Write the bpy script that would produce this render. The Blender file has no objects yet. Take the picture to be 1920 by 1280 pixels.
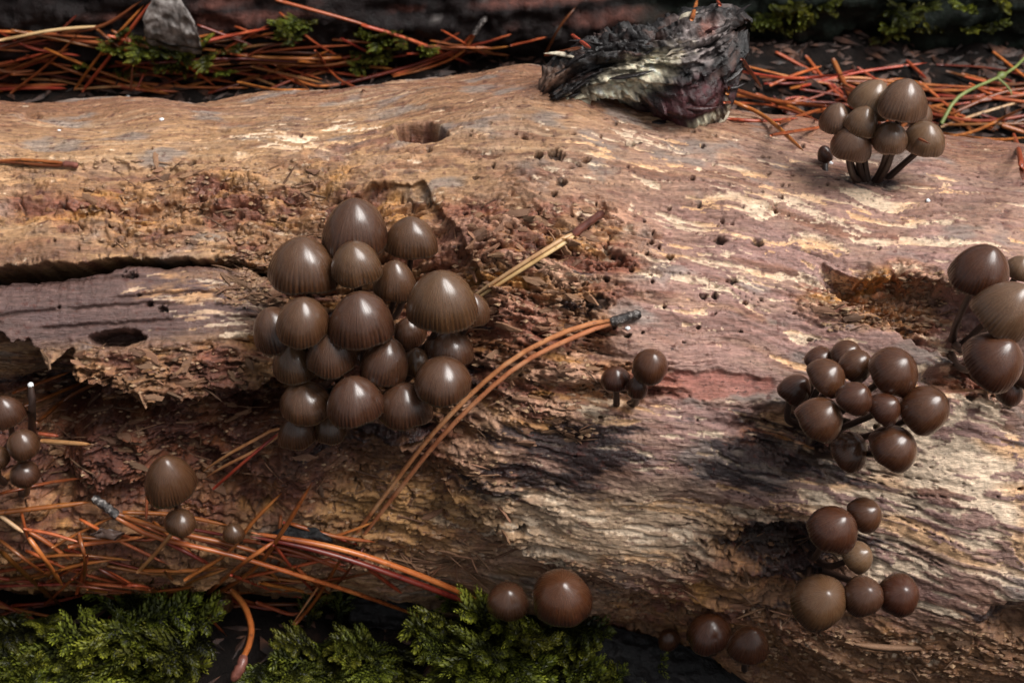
import bpy, bmesh, math, random
import numpy as np
from mathutils import Vector, Matrix
from mathutils.bvhtree import BVHTree

scene = bpy.context.scene
R_ = math.radians
random.seed(7)

# ------------------------------------------------------------------ camera
PITCH, LENS = 42.0, 57.0
CAM = np.array((0.0, -0.4787, 0.508))
FPX = LENS / 36.0 * 1920.0
FWD = np.array((0.0, math.cos(R_(PITCH)), -math.sin(R_(PITCH))))
UP = np.array((0.0, math.sin(R_(PITCH)), math.cos(R_(PITCH))))
RIGHT = np.array((1.0, 0.0, 0.0))
cd = bpy.data.cameras.new('camera')
cam = bpy.data.objects.new('camera', cd)
scene.collection.objects.link(cam)
cam.location = CAM
cam.rotation_euler = (R_(90 - PITCH), 0, 0)
cd.lens = LENS
cd.sensor_width = 36
cd.clip_start = 0.01
cd.clip_end = 200
cd.dof.use_dof = True
cd.dof.focus_distance = 0.50
cd.dof.aperture_fstop = 26.0
scene.camera = cam

# ------------------------------------------------------------------ sky and sun
SUN_DIR = Vector((0.46, -0.10, 0.86)).normalized()      # towards the light: a bright gap in the canopy
world = bpy.data.worlds.new('World')
scene.world = world
world.use_nodes = True
wn = world.node_tree
bg = wn.nodes['Background']
sky = wn.nodes.new('ShaderNodeTexSky')
sky.sky_type = 'NISHITA'
sky.sun_disc = False
sky.sun_elevation = math.asin(SUN_DIR.z)
sky.sun_rotation = math.atan2(SUN_DIR.x, SUN_DIR.y)
sky.dust_density = 6.0
sky.air_density = 0.8
sky.ozone_density = 3.0
ov = wn.nodes.new('ShaderNodeHueSaturation')          # overcast: the sky's blue is washed out by cloud
ov.inputs['Saturation'].default_value = 0.15
wn.links.new(sky.outputs[0], ov.inputs['Color'])
wn.links.new(ov.outputs[0], bg.inputs[0])
bg.inputs[1].default_value = 0.044
sd = bpy.data.lights.new('sun', 'SUN')
sun = bpy.data.objects.new('sun', sd)
scene.collection.objects.link(sun)
sun.rotation_euler = SUN_DIR.to_track_quat('Z', 'Y').to_euler()
sd.energy = 1.5
sd.angle = R_(32)
sd.color = (1.0, 0.965, 0.925)
vs = scene.view_settings
vs.view_transform = 'Standard'
vs.look = 'None'
vs.gamma = 1
vs.exposure = 1.45

# ------------------------------------------------------------------ helpers
COL = scene.collection


def proj(P):
    d = P - CAM
    z = d @ FWD
    return 960 + (d @ RIGHT) / z * FPX, 640 - (d @ UP) / z * FPX, z


def ray(px, py):
    return FWD + RIGHT * ((px - 960) / FPX) + UP * ((640 - py) / FPX)


def sm(a, b, x):
    t = np.clip((x - a) / (b - a), 0, 1)
    return t * t * (3 - 2 * t)


_G = {}


def pn(x, y, seed=0):
    if seed not in _G:
        a = np.random.default_rng(seed).random((256, 256)) * 2 * np.pi
        _G[seed] = (np.cos(a).astype(np.float32), np.sin(a).astype(np.float32))
    gx, gy = _G[seed]
    xf = np.floor(x); yf = np.floor(y)
    xi = xf.astype(np.int64) & 255; yi = yf.astype(np.int64) & 255
    dx = (x - xf).astype(np.float32); dy = (y - yf).astype(np.float32)
    xj = (xi + 1) & 255; yj = (yi + 1) & 255
    u = dx * dx * dx * (dx * (dx * 6 - 15) + 10)
    v = dy * dy * dy * (dy * (dy * 6 - 15) + 10)
    a = gx[xi, yi] * dx + gy[xi, yi] * dy
    b = gx[xj, yi] * (dx - 1) + gy[xj, yi] * dy
    c = gx[xi, yj] * dx + gy[xi, yj] * (dy - 1)
    d = gx[xj, yj] * (dx - 1) + gy[xj, yj] * (dy - 1)
    return ((a + u * (b - a)) * (1 - v) + (c + u * (d - c)) * v) * 1.4


def fbm(x, y, o=4, seed=0, g=0.5):
    s = 0; a = 1.0; t = 0
    for i in range(o):
        s = s + a * pn(x * 2 ** i + 17.3 * i, y * 2 ** i + 9.1 * i, seed + i)
        t += a; a *= g
    return s / t


def tag(o, label=None, cat=None, group=None, kind=None):
    if label: o['label'] = label
    if cat: o['category'] = cat
    if group: o['group'] = group
    if kind: o['kind'] = kind
    return o


def link(o, parent=None):
    COL.objects.link(o)
    if parent: o.parent = parent
    return o


def empty(name, loc):
    o = bpy.data.objects.new(name, None)
    o.location = loc
    o.empty_display_size = 0.01
    return link(o)


def mesh_np(name, V, F, mat, smooth=True):
    """mesh from numpy arrays; F is (n,4) or (n,3)"""
    V = np.asarray(V, np.float32); F = np.asarray(F, np.int32)
    k = F.shape[1]
    me = bpy.data.meshes.new(name)
    me.vertices.add(len(V)); me.vertices.foreach_set('co', V.ravel())
    me.loops.add(F.size); me.loops.foreach_set('vertex_index', F.ravel())
    me.polygons.add(len(F)); me.polygons.foreach_set('loop_start', np.arange(0, F.size, k, dtype=np.int32))
    if smooth: me.polygons.foreach_set('use_smooth', np.ones(len(F), bool))
    me.update(calc_edges=True)
    if mat: me.materials.append(mat)
    return me


def set_col(me, name, rgb):
    a = me.color_attributes.new(name, 'FLOAT_COLOR', 'POINT')
    c = np.ones((len(rgb), 4), np.float32); c[:, :3] = rgb
    a.data.foreach_set('color', c.ravel())


def set_f(me, name, f):
    a = me.attributes.new(name, 'FLOAT', 'POINT')
    a.data.foreach_set('value', np.asarray(f, np.float32).ravel())


def set_v(me, name, v):
    a = me.attributes.new(name, 'FLOAT_VECTOR', 'POINT')
    a.data.foreach_set('vector', np.asarray(v, np.float32).ravel())


def grid_faces(nu, nv, wrap_v=False, wrap_u=False):
    """vertex index = i*nv + j"""
    i = np.arange(nu if wrap_u else nu - 1); j = np.arange(nv if wrap_v else nv - 1)
    I, J = np.meshgrid(i, j, indexing='ij')
    I2 = (I + 1) % nu; J2 = (J + 1) % nv
    return np.stack([I * nv + J, I2 * nv + J, I2 * nv + J2, I * nv + J2], -1).reshape(-1, 4)


class NT:
    """tiny node-tree builder"""
    def __init__(s, name):
        s.m = bpy.data.materials.new(name); s.m.use_nodes = True
        s.t = s.m.node_tree; s.b = s.t.nodes['Principled BSDF']

    def n(s, typ, ins={}, **props):
        nd = s.t.nodes.new('ShaderNode' + typ)
        for k, v in props.items(): setattr(nd, k, v)
        for k, v in ins.items(): s.set(nd.inputs[k], v)
        return nd

    def set(s, sock, v):
        if hasattr(v, 'links') or hasattr(v, 'is_linked'): s.t.links.new(v, sock)
        else: sock.default_value = v

    def bs(s, **k):
        for a, v in k.items(): s.set(s.b.inputs[a.replace('_', ' ')], v)

    def attr(s, name): return s.n('Attribute', attribute_name=name)

    def noise(s, vec, scale, detail=4, rough=0.55):
        ins = {'Scale': scale, 'Detail': detail, 'Roughness': rough}
        if vec is not None: ins['Vector'] = vec
        return s.n('TexNoise', ins).outputs[0]

    def ramp(s, fac, stops):
        r = s.n('ValToRGB', {0: fac}).color_ramp
        while len(r.elements) < len(stops): r.elements.new(0.5)
        for e, (p, c) in zip(r.elements, stops): e.position = p; e.color = (*c, 1)
        return s.t.nodes[-1].outputs[0]

    def mix(s, fac, a, b, mode='MIX'):
        nd = s.n('Mix', data_type='RGBA', blend_type=mode)
        s.set(nd.inputs[0], fac); s.set(nd.inputs[6], a); s.set(nd.inputs[7], b)
        return nd.outputs[2]

    def map(s, v, a, b, c, d):
        return s.n('MapRange', {0: v, 1: a, 2: b, 3: c, 4: d}).outputs[0]

    def math(s, op, a, b=0.0):
        nd = s.n('Math', operation=op); s.set(nd.inputs[0], a); s.set(nd.inputs[1], b)
        return nd.outputs[0]

    def bump(s, h, strength, dist):
        b = s.n('Bump', {'Strength': strength, 'Distance': dist, 'Height': h})
        s.set(s.b.inputs['Normal'], b.outputs[0])


def srgb(r, g, b):
    f = lambda c: (c / 255 / 12.92) if c < 10 else ((c / 255 + 0.055) / 1.055) ** 2.4
    return np.array((f(r), f(g), f(b)))


# ------------------------------------------------------------------ materials
def mat_wood():
    m = NT('rotten_wood')
    c = m.attr('tint').outputs['Color']; g = m.attr('grain').outputs['Vector']
    wet = m.attr('wet').outputs['Fac']
    vm = m.n('VectorMath', {0: g, 1: (0.10, 1.0, 1.0)}, operation='MULTIPLY').outputs[0]
    n1 = m.noise(vm, 900, 6, 0.7)
    n2 = m.noise(g, 520, 5, 0.65)
    f = m.math('MULTIPLY', m.map(n1, 0.32, 0.68, 0.60, 1.30), m.map(n2, 0.3, 0.7, 0.74, 1.22))
    cc = m.n('VectorMath', {0: c}, operation='SCALE'); m.set(cc.inputs['Scale'], f)
    vf = m.n('VectorMath', {0: g, 1: (0.45, 1.0, 1.0)}, operation='MULTIPLY').outputs[0]
    fl1 = m.map(m.noise(vf, 640, 3, 0.6), 0.645, 0.68, 0, 0.8)           # reddish-brown flecks
    fl2 = m.map(m.noise(vf, 330, 5, 0.7), 0.655, 0.685, 0, 0.85)         # dark crumbs of rot
    c3 = m.mix(fl1, cc.outputs[0], (0.10, 0.035, 0.024, 1))
    c3 = m.mix(fl2, c3, (0.040, 0.018, 0.014, 1))
    m.bs(Base_Color=c3)
    ro = m.map(m.noise(g, 300, 3), 0.35, 0.65, 0.34, 0.68)
    m.bs(Roughness=m.math('SUBTRACT', ro, m.math('MULTIPLY', wet, 0.25)), Specular_IOR_Level=0.45)
    h = m.math('ADD', n1, m.math('MULTIPLY', n2, 0.6))
    m.bump(h, 0.8, 0.0010)
    return m.m


def mat_soil():
    m = NT('forest_soil')
    n = m.noise(m.n('TexCoord').outputs['Object'], 90, 7, 0.7)
    m.bs(Base_Color=m.ramp(n, [(0.3, (0.003, 0.0025, 0.0025)), (0.55, (0.010, 0.007, 0.006)), (0.75, (0.03, 0.015, 0.010))]),
         Roughness=0.95, Specular_IOR_Level=0.15)
    m.bump(n, 0.8, 0.004)
    return m.m


M = {'wood': mat_wood(), 'soil': mat_soil()}


# ------------------------------------------------------------------ ground: dark forest floor, banked up behind the log
def ground_z(x, y):
    z = 0.012 + 0.085 * sm(-0.03, 0.16, y) + 0.02 * sm(0.2, 0.8, y)
    near = 1 - sm(0.6, 1.6, np.hypot(x, y))
    z = z + near * (0.010 * fbm(x * 14, y * 14, 4, 3) + 0.004 * fbm(x * 60, y * 60, 3, 9))
    return z


def stretch(a, b, n, far, k):
    core = np.linspace(a, b, n)
    t = np.linspace(0, 1, k + 1)[1:] ** 3
    return np.concatenate([(a - t * far)[::-1], core, b + t * far])


gx = stretch(-0.34, 0.34, 300, 60, 26); gy = stretch(-0.30, 0.42, 300, 60, 26)
GX, GY = np.meshgrid(gx, gy, indexing='ij')
GV = np.stack([GX, GY, ground_z(GX, GY)], -1).reshape(-1, 3)
GF = grid_faces(len(gx), len(gy))
me = mesh_np('ground', GV, GF, M['soil'])
tag(link(bpy.data.objects.new('ground', me)), kind='structure')

# ------------------------------------------------------------------ the rotting log
MPX = 0.345 / 1920


def lk(x, keys):
    """smooth interpolation of keys given in photo columns"""
    k = np.array(keys, float); xs = (k[:, 0] - 960) * MPX
    d = np.linspace(-0.9, 0.9, 721); v = np.interp(d, xs, k[:, 1])
    w = np.exp(-np.linspace(-2.5, 2.5, 41) ** 2); w /= w.sum()
    v = np.convolve(np.pad(v, 20, mode='edge'), w, 'valid')
    return np.interp(x, d, v)


LX = np.concatenate([np.linspace(-0.80, -0.20, 34)[:-1], np.linspace(-0.20, 0.20, 1060), np.linspace(0.20, 0.80, 34)[1:]])
LT = np.radians(np.concatenate([np.linspace(-28, 142, 720), np.linspace(142, 332, 40)[1:-1]]))
X0, TH = np.meshgrid(LX, LT, indexing='ij')
axis_y = lk(LX, [(-4000, 0.03), (-900, 0.012), (0, -0.004), (500, -0.004), (960, -0.004), (1300, -0.022), (1920, -0.056), (2900, -0.085), (5000, -0.14)])[:, None]
axis_z = lk(LX, [(-4000, 0.077), (1300, 0.077), (1920, 0.074), (5000, 0.074)])[:, None]
rad = lk(LX, [(-4000, 0.092), (0, 0.096), (500, 0.098), (800, 0.105), (980, 0.114), (1150, 0.110), (1400, 0.108), (1650, 0.112), (1920, 0.111), (4000, 0.11)])[:, None]
low = 0.004 * pn(X0 * 14, TH * 2.2, 51) + 0.003 * pn(X0 * 30, TH * 4, 52)
RB = rad + low
bx, by, bz = X0, axis_y - RB * np.cos(TH), axis_z + RB * np.sin(TH)
PX, PY, _ = proj(np.stack([bx, by, bz], -1))
PX = np.clip(PX, -3000, 5000); PY = np.clip(PY, -1500, 2600)
S = X0; T = TH * 0.1                                   # metres along and across the grain
T = T + 0.0035 * pn(S * 22, T * 30, 60) + 0.0015 * pn(S * 60, T * 90, 61)


def blob(cx, cy, rx, ry, soft=0.35, rag=0.25, seed=0, rot=0):
    c, s = math.cos(R_(rot)), math.sin(R_(rot))
    dx, dy = PX - cx, PY - cy
    q = np.sqrt(((dx * c + dy * s) / rx) ** 2 + ((-dx * s + dy * c) / ry) ** 2)
    q = q + rag * NZ[seed % len(NZ)]
    return 1 - sm(1 - soft, 1 + soft, q)


NZ = [fbm(PX / 60, PY / 34, 4, 100), fbm(PX / 34, PY / 20, 4, 110), fbm(PX / 110, PY / 60, 4, 120)]
ragA = 9 * pn(PX / 38, PY / 90, 131) + 6 * pn(PX / 13, PY / 40, 132) + 1.8 * pn(PX / 6.5, PY / 14, 133)


def ledge(pts, rag=1.0):
    p = np.array(pts, float)
    return PY - np.interp(PX, p[:, 0], p[:, 1]) + ragA * rag


def stp(s):
    return 0.42 * sm(-5, 5, s) + 0.34 * sm(-5, 5, s - 9 + 10 * NZ[1]) + 0.24 * sm(-5, 5, s - 18 + 16 * NZ[0])


def win(a, b, c, d):
    return sm(a, b, PX) * (1 - sm(c, d, PX))


D = np.zeros_like(PX)                                   # outward displacement, millimetres
rough = 0.16 + 0 * PX
for (cx, cy, rx, ry, a) in [(330, 380, 330, 60, .75), (300, 830, 420, 200, .95), (690, 640, 300, 330, .9), (985, 590, 170, 240, .85),
                            (1060, 470, 190, 110, .7), (760, 960, 260, 150, .75), (1120, 720, 160, 60, .7), (1660, 560, 150, 70, .8),
                            (1450, 1050, 170, 110, .8), (1360, 1180, 260, 120, .7), (1740, 1230, 330, 70, .55), (420, 520, 110, 60, .7),
                            (1480, 820, 120, 70, .6), (150, 1060, 420, 110, .7), (60, 350, 200, 70, .4), (1850, 720, 120, 50, .6)]:
    rough = np.maximum(rough, a * blob(cx, cy, rx, ry, 0.6, 0.5, 2))
plank = blob(180, 565, 340, 88, 0.3, 0.15, 1) * (PX < 620)
rough = rough * (1 - 0.85 * plank)

# terraced, grain-aligned flaking
n1 = fbm(S * 33, T * 120, 5, 140, 0.6)
n2 = fbm(S * 130, T * 330, 4, 150, 0.6)
q = n1 * 5.2 + n2 * 1.4
fl = np.floor(q); st = fl + sm(0.72, 1.0, q - fl)
D += rough * 2.0 * st
lump = fbm(S * 44, T * 120, 4, 160)
D += rough ** 2 * 3.6 * lump + rough ** 2 * 1.6 * fbm(S * 120, T * 420, 3, 165)
qb = fbm(S * 85, T * 430, 3, 170) * 3
flb = np.floor(qb); D += rough * 0.75 * (flb + sm(0.6, 1, qb - flb))

pitn = fbm(S * 50, T * 190, 4, 175, 0.6)
D -= rough ** 1.5 * 6.5 * sm(0.20, 0.42, pitn)
# named ledges and hollows
DT = np.zeros_like(PX)                                  # downhill shift along the surface, millimetres: makes lips overhang


def lip(s, w, ov, a=22.0, b=7.0):
    global DT
    k = sm(-7, 7, s)
    DT = DT - w * ov * ((1 - k) * np.exp(np.clip(s, -999, 0) / a) - 1.3 * k * np.exp(-np.clip(s, 0, 999) / (b + 4)))


s1 = ledge([(-1500, 505), (0, 474), (150, 462), (240, 448), (300, 462), (440, 470), (520, 492)], 0.55)
w1 = 1 - sm(450, 560, PX)
D -= w1 * sm(-6, 6, s1) * (4.0 * (1 - sm(60, 170, s1)) + (48 - 22 * sm(100, 420, PX)) * np.exp(-(np.clip(s1, 0, 999) / (34 - 16 * sm(100, 400, PX))) ** 2))
lip(s1, w1, 8.0 - 4 * sm(200, 420, PX), 26, 16)
s2 = ledge([(100, 312), (175, 296), (222, 300), (242, 312), (296, 309), (336, 322), (423, 339), (454, 360), (504, 356), (551, 345), (625, 338)])
w2 = win(120, 150, 600, 640)
D -= w2 * stp(s2) * (1.8 + 2.2 * np.exp(-np.clip(s2, 0, 999) / 14)) * (1 - sm(70, 160, s2))
s3 = ledge([(60, 395), (134, 383), (269, 380), (302, 366), (413, 380), (487, 368), (600, 372)])
w3 = win(70, 150, 540, 600)
D -= w3 * stp(s3) * (2.2 + 4.0 * np.exp(-np.clip(s3, 0, 999) / 10)) * (1 - sm(60, 120, s3))
s4 = ledge([(600, 376), (640, 368), (700, 351), (740, 343), (795, 338), (812, 365), (832, 398), (862, 432), (890, 480), (930, 560)])
w4 = win(615, 640, 880, 930)
D -= w4 * stp(s4) * (4.0 + 3.0 * np.exp(-np.clip(s4, 0, 999) / 12)) * (1 - sm(150, 400, s4))
D -= 18 * blob(690, 670, 215, 220, 0.5, 0.2, 0)
s5 = ledge([(-1500, 640), (0, 612), (60, 640), (100, 668), (135, 655), (230, 668), (330, 640)], 1.3)
w5 = 1 - sm(90, 150, PX)
lip(s5, w5, 4)
D -= w5 * stp(s5) * 42 * (1 - sm(110, 340, s5))
s6 = ledge([(40, 690), (90, 700), (160, 706), (240, 722), (300, 735), (400, 740), (470, 725), (560, 700)], 1.4)
w6 = win(60, 110, 500, 580)
lip(s6, w6, 3.0)
lip(s3, w3, 1.6, 14, 5)
lip(s4, w4, 1.6, 14, 5)
lip(s2, w2, 1.0, 10, 5)
D -= w6 * stp(s6) * 26 * (1 - sm(80, 330, s6))
D += 6 * blob(300, 700, 210, 50, 0.5, 0.5, 1)
hole_big = blob(218, 634, 46, 15, 0.25, 0.6, 1)
D -= 16 * hole_big
D -= 8 * blob(60, 790, 100, 60, 0.5, 0.3, 0) + 7 * blob(230, 790, 60, 22, .4, .5, 1) + 8 * blob(470, 790, 50, 30, .4, .5, 1)
D += 12 * blob(180, 880, 95, 50, 0.5, 0.5, 1) + 13 * blob(470, 870, 85, 50, .5, .5, 0) + 11 * blob(300, 815, 75, 45, .5, .5, 2)
s8 = ledge([(930, 505), (985, 525), (1030, 556), (1080, 574), (1130, 600), (1180, 640)], 1.2)
w8 = win(945, 975, 1100, 1160)
D -= w8 * stp(s8) * 5.5 * (1 - sm(35, 110, s8))
s10 = ledge([(540, 800), (700, 850), (800, 885), (835, 915), (860, 950), (900, 975), (940, 1010), (990, 1050), (1060, 1076), (1120, 1090), (1250, 1125), (1400, 1190)])
w10 = win(560, 640, 1300, 1420)
lip(s10, w10, 1.5, 14, 5)
D -= w10 * stp(s10) * 8.0 * (1 - sm(150, 420, s10))
D -= 6 * blob(1150, 738, 75, 20, .4, .5, 1)
D += 1.8 * blob(1130, 850, 300, 95, 0.25, 0.4, 2)
e11 = ledge([(1480, 500), (1530, 498), (1600, 505), (1700, 512), (1780, 524), (1850, 560), (2000, 610)], 1.0)
l11 = PY - np.interp(PX, [1480, 1540, 1640, 1720, 1800, 1950], [500, 528, 578, 640, 670, 700]) + ragA
cav = win(1525, 1600, 1860, 1960) * sm(-6, 7, e11) * (1 - sm(-8, 10, l11))
D -= cav * (14 + 5 * fbm(PX / 26, PY / 15, 4, 185))
lip(e11, win(1525, 1600, 1860, 1960), 3.0)
D -= 11 * blob(1810, 706, 75, 22, .4, .3, 1)
D -= 9 * blob(1475, 815, 80, 45, .6, .4, 0)
D -= 12 * blob(1470, 1035, 95, 36, .5, .5, 1) + 5 * blob(1560, 1060, 60, 40, .5, .3, 0)
D -= 6 * blob(1480, 1110, 60, 30, .5, .5, 0) + 8 * blob(1920, 1165, 60, 30, .4, .5, 1)
knot = blob(790, 247, 48, 17, 0.16, 0.35, 1)
D -= (7.5 + 3 * (PX < 770)) * knot
D += knot * 4.5 * fbm(PX / 16, PY / 12, 3, 180)
D -= 3 * blob(55, 216, 22, 6, .4, .4, 1) + 2 * blob(400, 243, 30, 4, .3, .4, 1)
D -= 1.1 * blob(1320, 722, 120, 26, .15, .5, 1)

# worm holes
rng = np.random.default_rng(5)
holes = [(1180, 265, 6), (980, 255, 6), (805, 275, 7), (1010, 290, 7), (1050, 340, 7), (1100, 300, 6), (1375, 525, 7), (1318, 555, 6),
         (1122, 565, 16), (978, 995, 8), (360, 302, 6), (300, 576, 9), (240, 508, 8), (278, 568, 6), (1350, 450, 7), (1420, 455, 7),
         (1340, 555, 5), (1585, 790, 6), (1040, 290, 9), (1255, 480, 7), (1840, 325, 8), (1825, 745, 6), (1645, 800, 5), (935, 462, 5)]
for _ in range(80):
    holes.append((rng.uniform(880, 1560), rng.uniform(230, 640), rng.uniform(1.6, 3.6)))
for _ in range(50):
    holes.append((rng.uniform(640, 1920), rng.uniform(190, 1000), rng.uniform(1.6, 3.2)))
for _ in range(20):
    holes.append((rng.uniform(0, 620), rng.uniform(215, 640), rng.uniform(1.6, 3.2)))
hm = np.zeros_like(PX)
RAGH = pn(PX / 7, PY / 6, 199)
colx = PX[:, 300]
for (hx, hy, hr) in holes:
    i0, i1 = np.searchsorted(colx, [hx - 4 * hr - 45, hx + 4 * hr + 45])
    sl = slice(max(i0, 0), i1)
    el = rng.uniform(1.0, 1.9)
    qq = np.hypot((PX[sl] - hx) / (hr * el), (PY[sl] - hy) / hr) + 0.9 * NZ[1][sl] + 0.5 * RAGH[sl]
    hm[sl] = np.maximum(hm[sl], 1 - sm(0.6, 1.15, qq))
front = TH < R_(128)
hm *= front
D -= 3.2 * hm

# skin chips: thin outer layer lost in slivers along the grain
chipn = fbm(S * 58, T * 420, 4, 200, 0.6) + 0.35 * fbm(S * 17, T * 60, 3, 210)
chipthr = 0.47 + 0 * PX
for (cx, cy, rx, ry, a) in [(1420, 460, 330, 170, .29), (1740, 950, 320, 210, .46), (1130, 980, 330, 110, .22), (1250, 800, 250, 60, .22), (340, 540, 110, 40, .22),
                            (1160, 280, 160, 50, .2), (780, 250, 400, 60, .10), (560, 270, 120, 50, .2), (1840, 850, 180, 80, .10),
                            (1650, 660, 200, 50, .2), (420, 590, 90, 40, .2), (1560, 350, 200, 40, .12), (1040, 990, 200, 70, .2), (1800, 420, 200, 60, .15)]:
    chipthr = chipthr - a * blob(cx, cy, rx, ry, 0.7, 0.4, 2)
rightw = sm(1250, 1500, PX + 0.35 * (PY - 500))
chipb = fbm(S * 46 + 0.6 * pn(S * 90, T * 200, 217), T * 250, 5, 215, 0.6)
chipn = np.maximum(chipn - 0.2 * rightw, chipb + 0.07 * rightw)
chipthr = chipthr + 0.10 * fbm(S * 90, T * 200, 3, 216)
chip = sm(0, 0.035, chipn - chipthr) * (1 - 0.5 * plank)
D -= 0.45 * chip
# fine fibre
fib = fbm(S * 26, T * 900, 4, 220, 0.6)
D += (0.16 + 0.5 * rough) * fib
fib2 = fbm(S * 60, T * 1500, 2, 225, 0.6)
D += 0.15 * fib2
# drying cracks
ck = np.abs(fbm(S * 9, T * 170, 3, 230)); crack = (1 - sm(0.0, 0.022, ck)) * sm(0.05, 0.3, pn(S * 20, T * 60, 233))
D -= 1.6 * crack
D *= sm(-0.75, -0.3, X0) * 0 + 1

crack2 = (1 - sm(0.0, 0.035, np.abs(fbm(S * 34, T * 120, 4, 236, 0.6)))) * sm(0.35, 0.7, rough)
D -= 2.6 * crack2
crack = np.maximum(crack, crack2)
for pl in ([(-1500, 545), (0, 527), (110, 517), (270, 512)], [(195, 557), (290, 545), (410, 540)], [(110, 577), (270, 566), (330, 566)], [(60, 612), (260, 604), (340, 594)], [(-1500, 610), (0, 584), (120, 575)]):
    pa = np.array(pl, float); sl_ = PY - np.interp(PX, pa[:, 0], pa[:, 1]) + 0.3 * ragA
    cl = np.exp(-(sl_ / 2.6) ** 2) * sm(pa[0, 0], pa[0, 0] + 30, PX) * (1 - sm(pa[-1, 0] - 30, pa[-1, 0], PX))
    D -= 1.6 * cl; crack = np.maximum(crack, 0.8 * cl)
RR = RB + D * 0.001
THD = TH + DT * 0.001 / RB
LV = np.stack([X0, axis_y - RR * np.cos(THD), axis_z + RR * np.sin(THD)], -1)

# ---- colours of the wood itself
def lerp(a, b, t): return a + (b - a) * t[..., None]


t0 = fbm(S * 18, T * 40, 4, 240)
tan_, mauve = srgb(168, 130, 94), srgb(148, 116, 109)
greyb = srgb(150, 122, 104)
mv = np.clip(blob(1600, 740, 700, 560, .6, .4, 2) + 0.25 * t0, 0, 1)
C = lerp(tan_ + 0 * PX[..., None], mauve + 0 * PX[..., None], mv)
C = lerp(C, greyb, 0.6 * sm(0.0, 0.4, fbm(S * 30, T * 120, 4, 250)))
C = lerp(C, srgb(122, 82, 60), 0.75 * sm(0.05, 0.4, fbm(S * 22, T * 160, 4, 260)))
C = lerp(C, srgb(120, 78, 58), 0.7 * (1 - sm(150, 235, PY - np.interp(PX, [0, 960, 1920], [45, -10, 130]))))
st1 = fbm(S * 9, T * 330, 5, 262, 0.62)
C = lerp(C, srgb(200, 168, 136), (0.5 - 0.35 * mv) * sm(0.12, 0.34, st1))
C = lerp(C, srgb(100, 66, 56), 0.55 * sm(0.12, 0.34, -st1))
C = lerp(C, srgb(132, 122, 116), 0.7 * sm(0.1, 0.35, fbm(S * 40, T * 90, 4, 266)))
# rotten, crumbled wood
rt = fbm(S * 45, T * 90, 4, 270)
rotc = lerp(srgb(150, 108, 74) + 0 * PX[..., None], srgb(128, 80, 62), sm(-0.15, 0.25, rt))
rotc = lerp(rotc, srgb(176, 126, 70), sm(0.1, 0.4, fbm(S * 40, T * 140, 4, 280)))
C = lerp(C, rotc, sm(0.28, 0.7, rough + 0.25 * rt))
C = lerp(C, srgb(182, 142, 118), 0.75 * sm(0.3, 0.6, rough) * sm(0.06, 0.16, n1) * sm(700, 860, PX) * (1 - sm(860, 1000, PY)))
C = lerp(C, srgb(178, 134, 92), 0.6 * sm(0.3, 0.6, rough) * sm(0.1, 0.2, n1) * (1 - sm(700, 860, PX)))
hsh = np.abs(np.sin(fl * 12.9898) * 43758.5453) % 1.0
C *= (0.82 + 0.36 * hsh)[..., None] ** np.clip(rough * 1.6, 0, 1)[..., None]
# purplish plank
C = lerp(C, srgb(92, 70, 68), 0.94 * plank)
# reddish bare patch
C = lerp(C, srgb(142, 84, 72), 0.75 * blob(1320, 722, 120, 26, .15, .5, 1))
C = lerp(C, srgb(140, 86, 70), 0.6 * blob(950, 620, 110, 60, .5, .6, 1) + 0.5 * blob(880, 440, 60, 60, .5, .6, 0))
# pale fibrous slab
C = lerp(C, srgb(196, 168, 138), 0.75 * blob(1120, 985, 250, 75, .6, .5, 2) * sm(-0.35, 0.3, fib + 0.4))
C = lerp(C, srgb(176, 132, 80), 0.7 * blob(760, 985, 170, 70, .6, .6, 1))
C = lerp(C, srgb(120, 84, 54), 0.8 * blob(1700, 1240, 420, 80, .6, .4, 2))
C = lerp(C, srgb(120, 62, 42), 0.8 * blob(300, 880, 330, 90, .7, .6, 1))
C = lerp(C, srgb(84, 50, 40), 0.75 * sm(-0.1, 0.3, rt + 0.15) * blob(240, 820, 360, 150, .5, .5, 2))  # shade of the lower-left hollow put into the rot colour
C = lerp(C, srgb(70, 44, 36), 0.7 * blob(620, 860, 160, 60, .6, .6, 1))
# cream under the skin
cream = lerp(srgb(244, 218, 190) + 0 * PX[..., None], srgb(232, 186, 142), sm(-0.1, 0.4, pn(S * 40, T * 100, 290)))
C = lerp(C, cream, chip * (0.9 - 0.5 * sm(0.4, 0.8, rough)))
C = lerp(C, srgb(206, 156, 110), 0.75 * blob(350, 538, 80, 26, .6, .9, 1) * sm(-0.15, 0.2, fbm(S * 70, T * 420, 4, 295)))
# dark stains, plus painted shade by mushroom bases and in the hollows
stn = fbm(S * 30, T * 130, 5, 300, 0.6)
stain = np.zeros_like(PX)
for (cx, cy, rx, ry, a) in [(1120, 845, 230, 60, 1.1), (980, 885, 120, 50, .95), (1330, 865, 170, 60, .8), (1120, 900, 200, 40, .7), (1470, 850, 150, 85, 1.25), (1490, 1035, 140, 65, 1.3), (1630, 335, 70, 26, .9),
                            (1390, 900, 90, 110, .55), (1560, 1085, 70, 50, .7), (1110, 560, 70, 50, .45), (1560, 900, 120, 60, .45), (1830, 1180, 120, 40, .5), (1430, 1110, 110, 60, .6),
                            (1700, 580, 140, 50, .55), (690, 700, 230, 190, .55), (560, 880, 70, 60, .5), (80, 760, 150, 90, .7), (1790, 660, 60, 50, .6), (1250, 900, 150, 40, .35)]:
    stain = np.maximum(stain, a * blob(cx, cy, rx, ry, .8, .4, 2))
stain_shade = sm(0.40, 0.58, stain * 0.62 + 1.05 * stn + 0.6 * fib * stain)
spots = sm(0.30, 0.42, fbm(S * 110, T * 220, 3, 310)) * 0.55
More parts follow.
